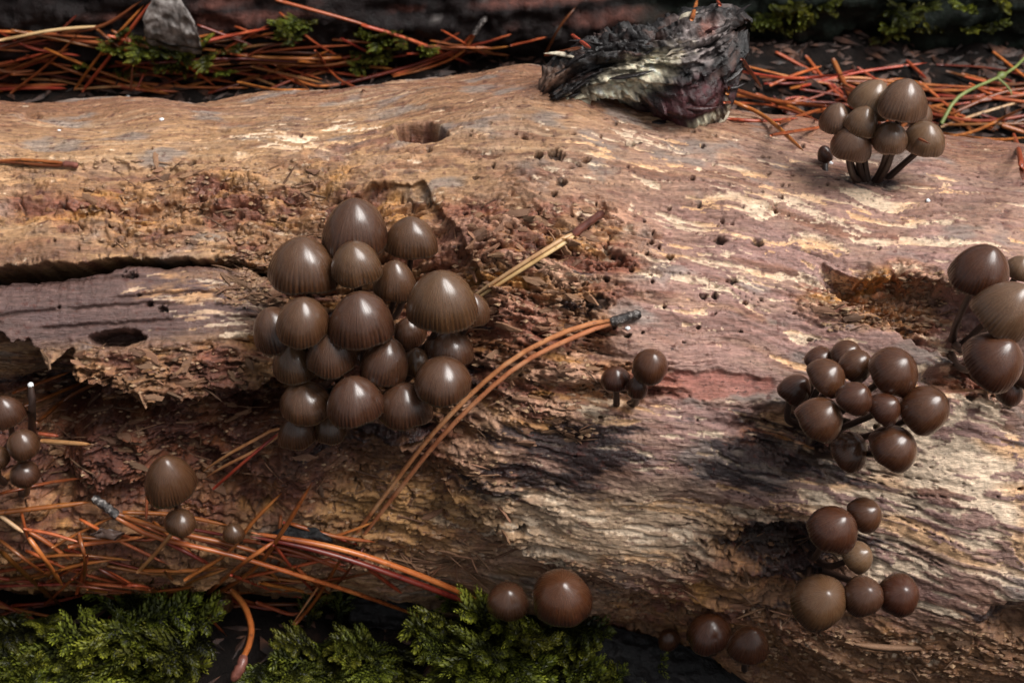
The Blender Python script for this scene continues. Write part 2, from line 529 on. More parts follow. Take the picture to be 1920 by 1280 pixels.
C = lerp(C, srgb(40, 27, 30), 0.92 * stain_shade)
C = lerp(C, srgb(92, 52, 44), spots * (1 - plank))
sp2 = sm(0.40, 0.5, fbm(S * 240, T * 420, 2, 320))
C = lerp(C, srgb(84, 44, 36), 0.7 * sp2)
C = lerp(C, srgb(88, 46, 34), 0.85 * knot)
C = lerp(C, srgb(30, 20, 18), 0.85 * hm)  # worm holes: dark lining, with the shade of their depth painted in
C = lerp(C, srgb(60, 38, 30), 0.8 * crack)
C *= (1 + 0.30 * fib + 0.22 * fib2)[..., None]
C = lerp(C, C * np.array((1.2, 1.17, 1.15)), blob(1480, 560, 460, 230, .8, .5, 2) * (1 - stain_shade))
C *= np.array((1.0, 0.985, 0.955))
C = C / np.maximum(1, C.max(-1) / 0.74)[..., None]
C = np.clip(C, 0.004, 0.78)
wet = np.clip(0.35 + 0.8 * fbm(S * 25, T * 60, 3, 330) + 0.6 * stain_shade, 0, 1)

nu, nv = X0.shape
LF = grid_faces(nu, nv, wrap_v=True)
LVf = LV.reshape(-1, 3)
me = mesh_np('fallen_log', LVf, LF, M['wood'])
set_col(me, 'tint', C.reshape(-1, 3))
set_f(me, 'wet', wet)
set_v(me, 'grain', LVf)
log = link(bpy.data.objects.new('fallen_log', me))
tag(log, 'long rotting pale brown log covered in small brown mushrooms', 'log')

# coarse copy of log and ground for placing things
ki = np.unique(np.concatenate([np.arange(0, nu, 3), [nu - 1]])); kj = np.arange(0, 760 - 2, 3)
cv = LV[np.ix_(ki, kj)].reshape(-1, 3)
cf = grid_faces(len(ki), len(kj))
BV = np.concatenate([cv, GV]); BF = np.concatenate([cf, GF + len(cv)])
BVH = BVHTree.FromPolygons(BV.tolist(), BF.tolist())


def hit(px, py):
    r = BVH.ray_cast(Vector(CAM), Vector(ray(px, py)).normalized())
    if r[0] is None: return None
    d = (np.array(r[0]) - CAM) @ FWD
    return np.array(r[0]), np.array(r[1]), d

# ------------------------------------------------------------------ more materials
def mat_cap(name, top, rim, dark):
    m = NT(name)
    t = m.attr('rad').outputs['Fac']; r = m.attr('rib').outputs['Fac']
    nz = m.noise(m.n('TexCoord').outputs['Object'], 3.5, 5, 0.6)
    c = m.mix(m.map(m.math('ADD', t, m.math('MULTIPLY', m.math('SUBTRACT', nz, 0.5), 1.1)), 0.15, 0.95, 0, 1), (*top, 1), (*rim, 1))
    c = m.mix(m.math('MULTIPLY', r, 0.9), c, (*dark, 1))
    c = m.mix(m.map(t, 0.955, 1.0, 0, 0.8), c, (0.30, 0.21, 0.14, 1))
    rnd = m.n('ObjectInfo').outputs['Random']
    c2 = m.n('HueSaturation', {'Hue': m.map(rnd, 0, 1, 0.492, 0.508), 'Value': m.map(rnd, 0, 1, 0.8, 1.2), 'Color': c}).outputs[0]
    n3 = m.noise(m.n('TexCoord').outputs['Object'], 22, 4, 0.6)
    m.bs(Base_Color=c2, Specular_IOR_Level=0.12)
    m.bs(Subsurface_Weight=0.12, Subsurface_Radius=(0.9, 0.4, 0.2), Subsurface_Scale=0.0025)
    npol = m.noise(m.attr('pol').outputs['Vector'], 2.2, 4, 0.65)
    m.bs(Roughness=m.map(m.math('ADD', n3, npol), 0.7, 1.3, 0.24, 0.44), Coat_Weight=1.0, Coat_Roughness=m.map(npol, 0.35, 0.65, 0.12, 0.42), Coat_IOR=1.5)
    m.bump(m.math('ADD', m.math('MULTIPLY', n3, 0.5), npol), 0.5, 0.0011)
    return m.m


def mat_flat(name, stops, scale, rough=0.6, bump=0.0004, rnd=None, coord='Object', stretchv=None, spec=0.5):
    """noise through a colour ramp, with an optional spread of value from object to object"""
    m = NT(name)
    v = m.n('TexCoord').outputs[coord]
    if stretchv: v = m.n('VectorMath', {0: v, 1: stretchv}, operation='MULTIPLY').outputs[0]
    n = m.noise(v, scale, 6, 0.62)
    c = m.ramp(n, stops)
    if rnd: c = m.mix(m.map(m.noise(v, scale * 6, 3, 0.6), 0.60, 0.68, 0, 0.6), c, (stops[0][1][0] * .35, stops[0][1][1] * .35, stops[0][1][2] * .35, 1))
    if rnd:
        r = m.n('ObjectInfo').outputs['Random']
        c = m.n('HueSaturation', {'Hue': m.map(r, 0, 1, 0.5 - rnd[0], 0.5 + rnd[0]), 'Value': m.map(m.math('FRACT', m.math('MULTIPLY', r, 7.31)), 0, 1, 1 - rnd[1], 1 + rnd[1]), 'Color': c}).outputs[0]
    m.bs(Base_Color=c, Roughness=rough, Specular_IOR_Level=spec)
    if bump: m.bump(n, 0.6, bump)
    return m.m


def mat_moss():
    m = NT('feather_moss')
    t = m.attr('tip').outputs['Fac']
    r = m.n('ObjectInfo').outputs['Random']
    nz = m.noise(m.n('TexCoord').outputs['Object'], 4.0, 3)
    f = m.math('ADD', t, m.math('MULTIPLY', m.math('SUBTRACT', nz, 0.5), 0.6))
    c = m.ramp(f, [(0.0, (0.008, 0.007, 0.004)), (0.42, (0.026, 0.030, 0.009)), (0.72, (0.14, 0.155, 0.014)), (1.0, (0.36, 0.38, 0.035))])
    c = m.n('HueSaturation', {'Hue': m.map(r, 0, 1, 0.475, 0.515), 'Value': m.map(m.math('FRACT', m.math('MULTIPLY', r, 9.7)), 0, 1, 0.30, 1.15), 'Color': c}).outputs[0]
    m.bs(Base_Color=c, Roughness=0.45, Specular_IOR_Level=0.4)
    tr = m.n('BsdfTranslucent', {'Color': c})
    mx = m.n('MixShader', {0: 0.25}); m.t.links.new(m.b.outputs[0], mx.inputs[1]); m.t.links.new(tr.outputs[0], mx.inputs[2])
    m.t.links.new(mx.outputs[0], m.t.nodes['Material Output'].inputs[0])
    return m.m


M.update(
    cap_grey=mat_cap('cap_grey_brown', (0.092, 0.043, 0.021), (0.060, 0.023, 0.009), (0.010, 0.004, 0.003)),
    cap_red=mat_cap('cap_chestnut', (0.078, 0.027, 0.010), (0.042, 0.012, 0.005), (0.018, 0.006, 0.003)),
    cap_tan=mat_cap('cap_tan', (0.16, 0.088, 0.048), (0.105, 0.052, 0.025), (0.045, 0.021, 0.011)),
    gill=mat_flat('pale_gills', [(0.3, (0.16, 0.11, 0.075)), (0.7, (0.26, 0.19, 0.13))], 8, 0.7),
    stem=mat_flat('mushroom_stem', [(0.3, (0.016, 0.008, 0.006)), (0.7, (0.05, 0.026, 0.018))], 160, 0.45),
    needle=mat_flat('pine_needle_rust', [(0.25, (0.10, 0.020, 0.009)), (0.5, (0.27, 0.058, 0.017)), (0.75, (0.42, 0.14, 0.045))], 70, 0.34, 0.0002, (0.02, 0.65)),
    needle_straw=mat_flat('pine_needle_straw', [(0.25, (0.30, 0.13, 0.05)), (0.5, (0.52, 0.32, 0.15)), (0.75, (0.62, 0.44, 0.25))], 70, 0.4, 0.0002, (0.01, 0.15)),
    needle_tan=mat_flat('pine_needle_tan', [(0.25, (0.20, 0.060, 0.022)), (0.5, (0.46, 0.19, 0.075)), (0.75, (0.60, 0.34, 0.17))], 110, 0.36, 0.0002, (0.01, 0.15)),
    sheath=mat_flat('needle_sheath', [(0.36, (0.012, 0.009, 0.008)), (0.52, (0.05, 0.04, 0.036)), (0.66, (0.30, 0.27, 0.25))], 700, 0.5, 0.0010),
    sheath_red=mat_flat('needle_sheath_red', [(0.3, (0.06, 0.02, 0.015)), (0.7, (0.22, 0.075, 0.05))], 300, 0.4, 0.0004),
    bark=mat_flat('wet_black_bark', [(0.3, (0.004, 0.004, 0.004)), (0.6, (0.013, 0.011, 0.011)), (0.8, (0.05, 0.04, 0.038))], 260, 0.5, 0.003, spec=0.3),
    chip=mat_flat('grey_bark_chip', [(0.34, (0.03, 0.024, 0.02)), (0.5, (0.12, 0.10, 0.09)), (0.68, (0.30, 0.27, 0.25))], 170, 0.5, 0.002),
    sliver=mat_flat('wood_sliver', [(0.3, (0.10, 0.042, 0.024)), (0.55, (0.23, 0.115, 0.06)), (0.75, (0.40, 0.24, 0.135))], 240, 0.6, 0.0004, (0.006, 0.45)),
    leafbit=mat_flat('dead_leaf', [(0.3, (0.05, 0.028, 0.02)), (0.7, (0.16, 0.10, 0.075))], 150, 0.5, 0.0006, (0.01, 0.3)),
    bead=mat_flat('white_bead', [(0.3, (0.7, 0.72, 0.75)), (0.7, (0.8, 0.8, 0.8))], 50, 0.15, 0),
    sprig=mat_flat('green_sprig', [(0.3, (0.10, 0.13, 0.03)), (0.7, (0.22, 0.26, 0.07))], 90, 0.5, 0.0003),
    moss=mat_moss())


# ------------------------------------------------------------------ tubes
def tube(pts, rad, n=6, flat=1.0, closed=True):
    """swept tube, returns verts, quads (tips pinched to a tiny ring)"""
    P = np.asarray(pts, float); k = len(P)
    Tn = np.gradient(P, axis=0); Tn /= np.linalg.norm(Tn, axis=1)[:, None] + 1e-12
    ref = np.array((0.0, 0.0, 1.0)) if abs(Tn[0][2]) < 0.9 else np.array((1.0, 0, 0))
    A = np.cross(Tn, ref); A /= np.linalg.norm(A, axis=1)[:, None] + 1e-12
    B = np.cross(Tn, A)
    ph = np.linspace(0, 2 * np.pi, n, endpoint=False)
    rad = np.broadcast_to(np.asarray(rad, float), (k,))
    V = P[:, None] + rad[:, None, None] * (np.cos(ph)[None, :, None] * A[:, None] + flat * np.sin(ph)[None, :, None] * B[:, None])
    return V.reshape(-1, 3), grid_faces(k, n, wrap_v=True)


def spline(pts, n=20):
    P = np.asarray(pts, float)
    if len(P) == 2: return P[0] + (P[1] - P[0]) * np.linspace(0, 1, n)[:, None]
    Q = np.vstack([2 * P[0] - P[1], P, 2 * P[-1] - P[-2]])
    seg = np.linalg.norm(np.diff(P, axis=0), axis=1); cum = np.concatenate([[0], np.cumsum(seg)]); cum /= cum[-1]
    out = []
    for u in np.linspace(0, 1, n):
        i = min(np.searchsorted(cum, u, side='right') - 1, len(P) - 2)
        t = (u - cum[i]) / (cum[i + 1] - cum[i])
        a, b, c, d = Q[i:i + 4]
        out.append(0.5 * (2 * b + (c - a) * t + (2 * a - 5 * b + 4 * c - d) * t * t + (3 * b - a - 3 * c + d) * t ** 3))
    return np.array(out)


# ------------------------------------------------------------------ the dark log lying behind
nx, nt = 420, 150
xx = np.concatenate([np.linspace(-1.2, -0.3, 20)[:-1], np.linspace(-0.3, 0.3, nx), np.linspace(0.3, 1.2, 20)[1:]])
tt = np.linspace(0, 2 * np.pi, nt, endpoint=False)
BX, BT = np.meshgrid(xx, tt, indexing='ij')
u, v = BX * 30, BT * 6
rr = 0.064 + 0.006 * pn(BX * 8, BT * 2, 401)
qn = fbm(BX * 28, BT * 7.5 * 1.0, 5, 402, 0.6) * 4
fq = np.floor(qn)
rr = rr + 0.0042 * (fq + sm(0.6, 1, qn - fq)) * 0.6 + 0.003 * fbm(BX * 110, BT * 20, 3, 404)
axy = 0.232 + 0.05 * BX + 0.012 * np.sin(BX * 9); axz = 0.122 - 0.03 * BX
BVv = np.stack([BX, axy - rr * np.cos(BT), axz + rr * np.sin(BT)], -1)
dk = NT('dark_bark')
c = dk.attr('tint').outputs['Color']
nzz = dk.noise(dk.n('TexCoord').outputs['Object'], 260, 5, 0.65)
cc = dk.n('VectorMath', {0: c}, operation='SCALE'); dk.set(cc.inputs['Scale'], dk.map(nzz, 0.3, 0.7, 0.5, 1.5))
dk.bs(Base_Color=cc.outputs[0], Roughness=dk.map(nzz, 0.3, 0.7, 0.5, 0.9), Specular_IOR_Level=0.18); dk.bump(nzz, 0.7, 0.002)
cb = lerp(np.array((0.009, 0.006, 0.006)) + 0 * BX[..., None], np.array((0.085, 0.032, 0.024)), sm(0.10, 0.40, fbm(BX * 11, BT * 13, 5, 405, 0.6)))
cb = lerp(cb, np.array((0.004, 0.008, 0.005)), sm(0.02, 0.12, BX + 0.08 * fbm(BX * 20, BT * 4, 3, 406)) * 0.9)
cb = lerp(cb, np.array((0.10, 0.09, 0.085)), 0.6 * sm(0.36, 0.5, fbm(BX * 70, BT * 15, 3, 407)) * (BX < 0.05))
me = mesh_np('dark_log', BVv.reshape(-1, 3), grid_faces(*BX.shape, wrap_v=True), dk.m)
set_col(me, 'tint', cb.reshape(-1, 3))
tag(link(bpy.data.objects.new('dark_log', me)), 'wet blackish log lying behind the pale rotting log', 'log')
dF = grid_faces(*BX.shape, wrap_v=True)
BV = np.concatenate([cv, GV, BVv.reshape(-1, 3)]); BF = np.concatenate([cf, GF + len(cv), dF + len(cv) + len(GV)])

# ------------------------------------------------------------------ branch stub on top of the log
d0 = hit(1090, 215)[2]
A0 = CAM + ray(1015, 190) * (d0 + 0.012); A1 = CAM + ray(1392, 45) * (d0 + 0.004)
ns, na = 240, 170
ts = np.linspace(0, 1, ns); an = np.linspace(0, 2 * np.pi, na, endpoint=False)
TS, AN = np.meshgrid(ts, an, indexing='ij')
ax = (A1 - A0); L = np.linalg.norm(ax); ax /= L
e1 = np.cross(ax, FWD); e1 /= np.linalg.norm(e1)          # across, in view: roughly up/left
e2 = np.cross(ax, e1)
if e1 @ UP < 0: e1 = -e1
R0 = np.interp(TS, [0, .06, .25, .5, .72, .9, .97, 1], [.003, .0075, .0105, .0120, .0140, .0125, .0085, .002])
dn = np.maximum(0, -np.cos(AN))                         # lower side flares into torn dark flakes
R0 = R0 + 0.0145 * dn ** 1.5 * np.exp(-((TS - 0.62) / 0.24) ** 2)
sx = TS * L * 1000
sn = fbm(sx / 42, AN * 3.4, 5, 500, 0.62) * 5.0
sf = np.floor(sn)
stub_d = 0.0032 * (sf + sm(0.8, 1, sn - sf)) * 0.75 + 0.0022 * fbm(sx / 6, AN * 7, 3, 505) + 0.0016 * fbm(sx / 9, AN * 16, 3, 507)
stub_d -= 0.006 * sm(0.2, 0.5, fbm(sx / 14, AN * 3, 3, 509))
R1 = R0 + stub_d * np.minimum(1, R0 / 0.007)
axp = A0 + ax * ((TS + 0.14 * sm(0.78, 1, TS) * fbm(np.cos(AN) * 1.6, np.sin(AN) * 1.6 + TS, 3, 512))[..., None] * L) + UP * (0.004 * np.sin(TS * 6)[..., None])
SV = axp + R1[..., None] * (np.cos(AN)[..., None] * e1 + np.sin(AN)[..., None] * e2)
SPX, SPY, _ = proj(SV)
blk = np.array((0.014, 0.012, 0.012)); SC = np.zeros(SV.shape) + blk
SC = lerp(SC, np.array((0.055, 0.03, 0.024)), sm(0.0, 0.35, fbm(sx / 10, AN * 4, 4, 520)))
nz5 = fbm(SPX / 22, SPY / 14, 4, 530)


def sblob(cx, cy, rx, ry, rot, soft=0.45, rg=0.8):
    cc_, s_ = math.cos(R_(rot)), math.sin(R_(rot)); dx, dy = SPX - cx, SPY - cy
    return 1 - sm(1 - soft, 1 + soft, np.hypot((dx * cc_ + dy * s_) / rx, (-dx * s_ + dy * cc_) / ry) + rg * nz5)


SC = lerp(SC, np.array((0.045, 0.010, 0.012)), 0.9 * sblob(1290, 205, 95, 45, -25))
SC = lerp(SC, np.array((0.24, 0.20, 0.19)), 0.85 * sblob(1310, 75, 62, 40, -35))
SC = lerp(SC, np.array((0.26, 0.10, 0.07)), 0.8 * sblob(1325, 52, 20, 14, -30))
SC = lerp(SC, np.array((0.66, 0.58, 0.42)), 1.0 * sblob(1180, 152, 100, 30, -28))
SC = lerp(SC, np.array((0.50, 0.46, 0.33)), 0.9 * sblob(1085, 190, 30, 14, -20))
SC = lerp(SC, np.array((0.22, 0.13, 0.09)), 0.8 * sblob(1035, 145, 30, 22, -25))
SC = lerp(SC, np.array((0.55, 0.50, 0.36)), 0.95 * sblob(1305, 238, 55, 8, -32))
SC = lerp(SC, np.array((0.50, 0.42, 0.30)), 0.9 * sblob(1365, 230, 8, 24, 10))
SC *= np.clip(1 + 1.6 * fbm(sx / 3.5, AN * 14, 3, 540), .2, 2)[..., None]
dk2 = NT('stub_bark')
nzz = dk2.noise(dk2.n('TexCoord').outputs['Object'], 420, 5, 0.65)
cc = dk2.n('VectorMath', {0: dk2.attr('tint').outputs['Color']}, operation='SCALE'); dk2.set(cc.inputs['Scale'], dk2.map(nzz, 0.3, 0.7, 0.55, 1.4))
dk2.bs(Base_Color=cc.outputs[0], Roughness=dk2.map(nzz, 0.35, 0.65, 0.18, 0.8), Specular_IOR_Level=0.4); dk2.bump(nzz, 0.7, 0.0015)
me = mesh_np('branch_stub', SV.reshape(-1, 3), grid_faces(ns, na, wrap_v=True), dk2.m)
set_col(me, 'tint', np.clip(SC, 0.004, 0.7).reshape(-1, 3))
stub = link(bpy.data.objects.new('branch_stub', me), log)
SHM = {}
for key, colr in (('black', [(0.3, (0.006, 0.005, 0.005)), (0.6, (0.022, 0.016, 0.015)), (0.8, (0.10, 0.08, 0.075))]), ('red', [(0.3, (0.016, 0.005, 0.006)), (0.7, (0.07, 0.02, 0.018))]), ('cream', [(0.3, (0.18, 0.13, 0.09)), (0.6, (0.60, 0.53, 0.40))])):
    SHM[key] = mat_flat('shard_' + key, colr, 500, 0.3 if key != 'cream' else .6, 0.001)
rsh = np.random.default_rng(77)
for i in range(46):
    ti = rsh.uniform(.06, .97); ai = rsh.uniform(0, 2 * np.pi)
    key = 'cream' if i % 6 == 0 else ('red' if i % 5 == 0 else 'black')
    i_, j_ = int(ti * (ns - 1)), int(ai / 2 / np.pi * na) % na
    p0 = SV[i_, j_]; out = np.cos(ai) * e1 + np.sin(ai) * e2
    ln = rsh.uniform(.006, .016); dr = ax * rsh.choice([1, 1, -1]) + out * rsh.uniform(.05, .45) + np.cross(ax, out) * rsh.uniform(-.3, .3)
    V, F = tube(spline([p0 - dr * ln * .5 - out * .0005, p0 + out * .0006, p0 + dr * ln * .5], 6), np.array([.25, .9, 1.1, .9, .6, .08]) * rsh.uniform(.0010, .0022), 5, rsh.uniform(.25, .5))
    link(bpy.data.objects.new('bark_shard', mesh_np('bark_shard', V, F, SHM[key], False)), stub)
stub['label'] = 'blackened broken branch stub with cream patches'
sF = grid_faces(ns, na, wrap_v=True)
BF = np.concatenate([BF, sF + len(BV)]); BV = np.concatenate([BV, SV.reshape(-1, 3)])
BVH_LOG = BVH
BVH = BVHTree.FromPolygons(BV.tolist(), BF.tolist())


# ------------------------------------------------------------------ mushrooms
def cap_mesh(seed, H=1.15, amax=96, nrib=44, ribamp=0.03, umbo=0.08, qz=1.0):
    rg = np.random.default_rng(seed)
    n = 168; k = 20
    a = np.radians(amax) * np.linspace(0.02, 1, k) ** 0.9
    ph = np.linspace(0, 2 * np.pi, n, endpoint=False)
    A, P = np.meshgrid(a, ph, indexing='ij')
    t = A / A.max()
    rmask = sm(0.42, 0.95, t) * (0.75 + 0.4 * np.sin(P * 3 + rg.random() * 6) * np.sin(P * 7 + rg.random() * 6))
    wob = 0.045 * np.sin(P * 2 + rg.random() * 6) + 0.03 * np.sin(P * 3 + rg.random() * 6) + 0.018 * np.sin(P * 5 + rg.random() * 6) + 0.010 * np.sin(P * 9 + rg.random() * 6)
    ribph = P * nrib / 1.0 + 0.9 * np.sin(P * 5 + rg.random() * 6) + 0.5 * np.sin(P * 11 + rg.random() * 6)
    nn = n
    rib = 0.5 + 0.5 * np.cos(ribph)
    rad_ = np.sin(A) * (1 + wob * t) * (1 - ribamp * rmask * rib)
    z = H * np.sign(np.cos(A)) * np.abs(np.cos(A)) ** np.where(A < np.pi / 2, qz, 1.0) + umbo * np.exp(-(np.sin(A) / 0.30) ** 2) - 0.10 * wob * t * 3
    z = z - 0.06 * t ** 6 * (0.5 + 0.5 * np.sin(P * 4 + rg.random() * 6))
    Vo = np.stack([rad_ * np.cos(P), rad_ * np.sin(P), z], -1).reshape(-1, 3)
    # inside shell
    Vi = np.stack([(rad_ * 0.93) * np.cos(P), (rad_ * 0.93) * np.sin(P), z * 0.86 - 0.01], -1)[::-1][: k - 2].reshape(-1, 3)
    V = np.concatenate([Vo, Vi, [[0, 0, H + umbo]], [[0, 0, Vi[-1][2]]]])
    rings = k + k - 2
    F = grid_faces(rings, n, wrap_v=True)
    i = np.arange(n); j = (i + 1) % n
    top = np.stack([np.full(n, rings * n), i, j, j], -1)
    F = F.tolist()
    Ft = [(rings * n, int(a_), int(b_)) for a_, b_ in zip(i, j)]
    lb = (rings - 1) * n
    Fb = [(rings * n + 1, int(lb + b_), int(lb + a_)) for a_, b_ in zip(i, j)]
    me = bpy.data.meshes.new('cap')
    me.from_pydata(V.tolist(), [], F + Ft + Fb)
    me.polygons.foreach_set('use_smooth', np.ones(len(me.polygons), bool))
    me.update()
    to = t.reshape(-1); ro = (rmask * (rib ** 2.0)).reshape(-1)
    ti = np.ones(len(Vi)); ri = np.zeros(len(Vi))
    pv = np.stack([np.cos(P) * 9, np.sin(P) * 9, t * 1.2], -1).reshape(-1, 3)
    set_v(me, 'pol', np.concatenate([pv, np.zeros((len(Vi) + 2, 3))]))
    set_f(me, 'rad', np.concatenate([to, ti, [0, 1]])); set_f(me, 'rib', np.concatenate([ro, ri, [0, 0]]))
    return me


def gill_mesh(H, amax):
    """thin fins under the cap, joined: too fine to tell apart"""
    V, F = [], []
    for i in range(36):
        p = 2 * math.pi * i / 36; c, s = math.cos(p), math.sin(p)
        lo = H * math.cos(R_(amax)) + 0.02
        pts = [(0.16, H * 0.62), (0.60, H * 0.60), (0.86, lo + 0.12), (0.88, lo + 0.02), (0.6, lo + 0.10), (0.16, H * 0.40)]
        b = len(V)
        for off in (-0.006, 0.006):
            V += [(r * c - off * s, r * s + off * c, z) for r, z in pts]
        F += [(b, b + 1, b + 4, b + 5), (b + 1, b + 2, b + 3, b + 4), (b + 11, b + 10, b + 7, b + 6), (b + 10, b + 9, b + 8, b + 7), (b + 5, b + 4, b + 10, b + 11), (b + 4, b + 3, b + 9, b + 10)]
    me = bpy.data.meshes.new('gills'); me.from_pydata(V, [], F); me.update()
    me.materials.append(M['gill'])
    return me


CAPS = {}


def get_cap(kind, var, matname):
    key = (kind, var, matname)
    if key not in CAPS:
        H, am, nr, ra, um, qz = {'bell': (1.24, 95, 42, 0.034, 0.09, 1.14), 'cone': (1.42, 94, 44, 0.034, 0.10, 1.30), 'ball': (1.10, 103, 46, 0.012, 0.06, 1.05),
                                 'dome': (1.08, 98, 44, 0.024, 0.08, 1.08), 'young': (1.35, 106, 36, 0.016, 0.06, 1.10)}[kind]
        me = cap_mesh(900 + var * 13 + len(kind), H * (1 + 0.05 * math.sin(var * 2.1)), am, nr + var % 3 * 2, ra, um, qz)
        me.materials.append(M[matname])
        CAPS[key] = (me, H, am)
    return CAPS[key]


GILL = {}


def mushroom(px, py, w, h, base, axis, kind, mat, label, group, cat='mushroom', var=None, stem_r=0.10, name='mushroom', over=False):
    """cap outline centred on photo pixel (px,py), w pixels wide, held h metres off the wood; base = pixel where the stem leaves the wood"""
    rg = random.Random(int(px * 7 + py * 13))
    var = rg.randrange(4) if var is None else var
    capm, H, am = get_cap(kind, var, mat)
    hb = hit_log(*base) if base else hit_log(px, py + w * 0.4)
    hc = hit_log(px, py)
    dep = hb[2] - (base[1] - py) * hb[2] / FPX * 0.9 - h if over else hc[2] - h
    r = 0.5 * w * dep / FPX
    axis = np.array(axis, float) + np.array((rg.uniform(-.09, .09), rg.uniform(-.09, .09), 0)); axis /= np.linalg.norm(axis)
    C_ = CAM + ray(px, py) * dep
    # shift so that the visible outline, not the margin plane, is centred
    av = axis - (axis @ FWD) * FWD
    C_ = C_ - av * r * 0.30 * min(H, 1.2)
    B0 = hb[0] - hb[1] * 0.002
    root = empty(name, B0)
    tag(root, label, cat, group)
    top = C_ + axis * r * H * 0.55
    mid = (B0 + C_) / 2 - axis * 0.10 * np.linalg.norm(top - B0) + np.array((rg.uniform(-.002, .002), rg.uniform(-.002, .002), 0))
    neck = C_ - axis * r * 0.25
    pts = spline([B0, mid, neck, top], 14)
    sr = max(0.0011, r * stem_r) * np.interp(np.linspace(0, 1, 14), [0, .15, 1], [1.35, 1.05, 0.85])
    V, F = tube(pts - B0, sr, 10)
    link(bpy.data.objects.new('stem', mesh_np('stem', V, F, M['stem'])), root)
    cap = link(bpy.data.objects.new('cap', capm), root)
    q = Vector((0, 0, 1)).rotation_difference(Vector(axis))
    cap.rotation_mode = 'QUATERNION'
    cap.rotation_quaternion = q @ Matrix.Rotation(rg.uniform(0, 6.28), 3, 'Z').to_quaternion()
    cap.location = C_ - B0
    cap.scale = (r * rg.uniform(.96, 1.06), r * rg.uniform(.96, 1.06), r * rg.uniform(.92, 1.06))
    if (kind) not in GILL: GILL[kind] = gill_mesh(H, am)
    link(bpy.data.objects.new('gills', GILL[kind]), cap)
    return root


def hit_log(px, py):
    r = BVH_LOG.ray_cast(Vector(CAM), Vector(ray(px, py)).normalized())
    return np.array(r[0]), np.array(r[1]), (np.array(r[0]) - CAM) @ FWD


UPA = (0.0, -0.06, 1.0)
G1 = 'mushrooms of the dense cluster in the hollow of the log'
L1 = 'grey-brown ribbed bell mushroom in the dense cluster of about twenty'
for (x, y, w, h, ax_, kd, lb) in [
    (667, 428, 118, .030, (0, .02, 1), 'bell', 'large ribbed cap standing highest in the dense cluster, behind a smaller cap'),
    (772, 445, 89, .022, (.06, .0, 1), 'bell', 'medium ribbed cap beside the highest cap of the dense cluster, overlapping no other'),
    (569, 496, 116, .032, (-.04, -.02, 1), 'bell', 'large broad grey-brown ribbed cap above the dark crevice end in the dense cluster'),
    (667, 491, 90, .044, (0, -.03, 1), 'bell', 'medium ribbed cap overlapping the highest large cap of the dense cluster'),
    (742, 528, 78, .033, (.05, 0, 1), 'cone', 'narrow conical ribbed cap half tucked behind the largest cap of the dense cluster'),
    (829, 559, 123, .042, (.04, -.03, 1), 'bell', 'largest cap of the dense cluster, ribbed grey-brown, next to the straw needle'),
    (886, 580, 66, .026, (.10, 0, 1), 'bell', 'small cap peeking out from behind the largest cap of the dense cluster'),
    (569, 599, 95, .046, (0, -.10, 1), 'bell', 'smooth rounded greyish cap overlapping a ribbed cap in the dense cluster'),
    (517, 616, 88, .028, (-.12, 0, 1), 'bell', 'ribbed cap half hidden behind the rounded spotted cap of the dense cluster'),
    (678, 597, 111, .052, (0, -.10, 1), 'bell', 'large central ribbed cap lying over the others in the middle of the dense cluster'),
    (623, 660, 84, .036, (0, -.05, 1), 'cone', 'shiny bluish-grey pointed cap under the large central cap of the dense cluster'),
    (551, 678, 72, .026, (-.05, 0, 1), 'bell', 'small shadowed cap tucked under the rounded greyish cap of the dense cluster'), (724, 674, 78, .036, (.16, .05, 1), 'young', 'leaning egg-shaped cap touching the large central cap of the dense cluster from below'), (781, 677, 48, .026, (.03, 0, 1), 'young', 'tiny bud-like cap squeezed between bigger caps of the dense cluster'),
    (831, 706, 94, .036, (.03, -.06, 1), 'dome', 'medium smooth brown cap below two hidden caps near the long needle pair'),
    (842, 646, 76, .022, (.03, 0, 1), 'dome', 'dim cap sheltered right beneath the largest cap of the dense cluster'), (768, 620, 52, .014, (0, 0, 1), 'young', 'dark little cap deep in the gap beside the large central cap'),
    (573, 748, 84, .034, (-.03, -.08, 1), 'dome', 'rounded cap directly above the fringe cap with the crossing needle'), (666, 748, 92, .038, (0, -.08, 1), 'bell', 'broad glossy cap in the middle of the lowest full row of the dense cluster'), (758, 756, 86, .034, (.03, -.08, 1), 'dome', 'rounded cap ending the lowest full row of the dense cluster near the long needle pair'),
    (558, 808, 60, .022, (-.03, -.04, 1), 'bell', 'small cap at the lowest fringe of the dense cluster beside a crossing needle'),
    (617, 800, 55, .024, (0, -.04, 1), 'bell', 'smallest fringe cap beneath the broad glossy cap of the dense cluster')]:
    mushroom(x, y, w * (1.08 if y < 620 else 1.16), h, (690 + (x - 690) * .45, 700 + (y - 640) * .35), (ax_[0], ax_[1] + .12, 1), kd, 'cap_grey', lb, G1)

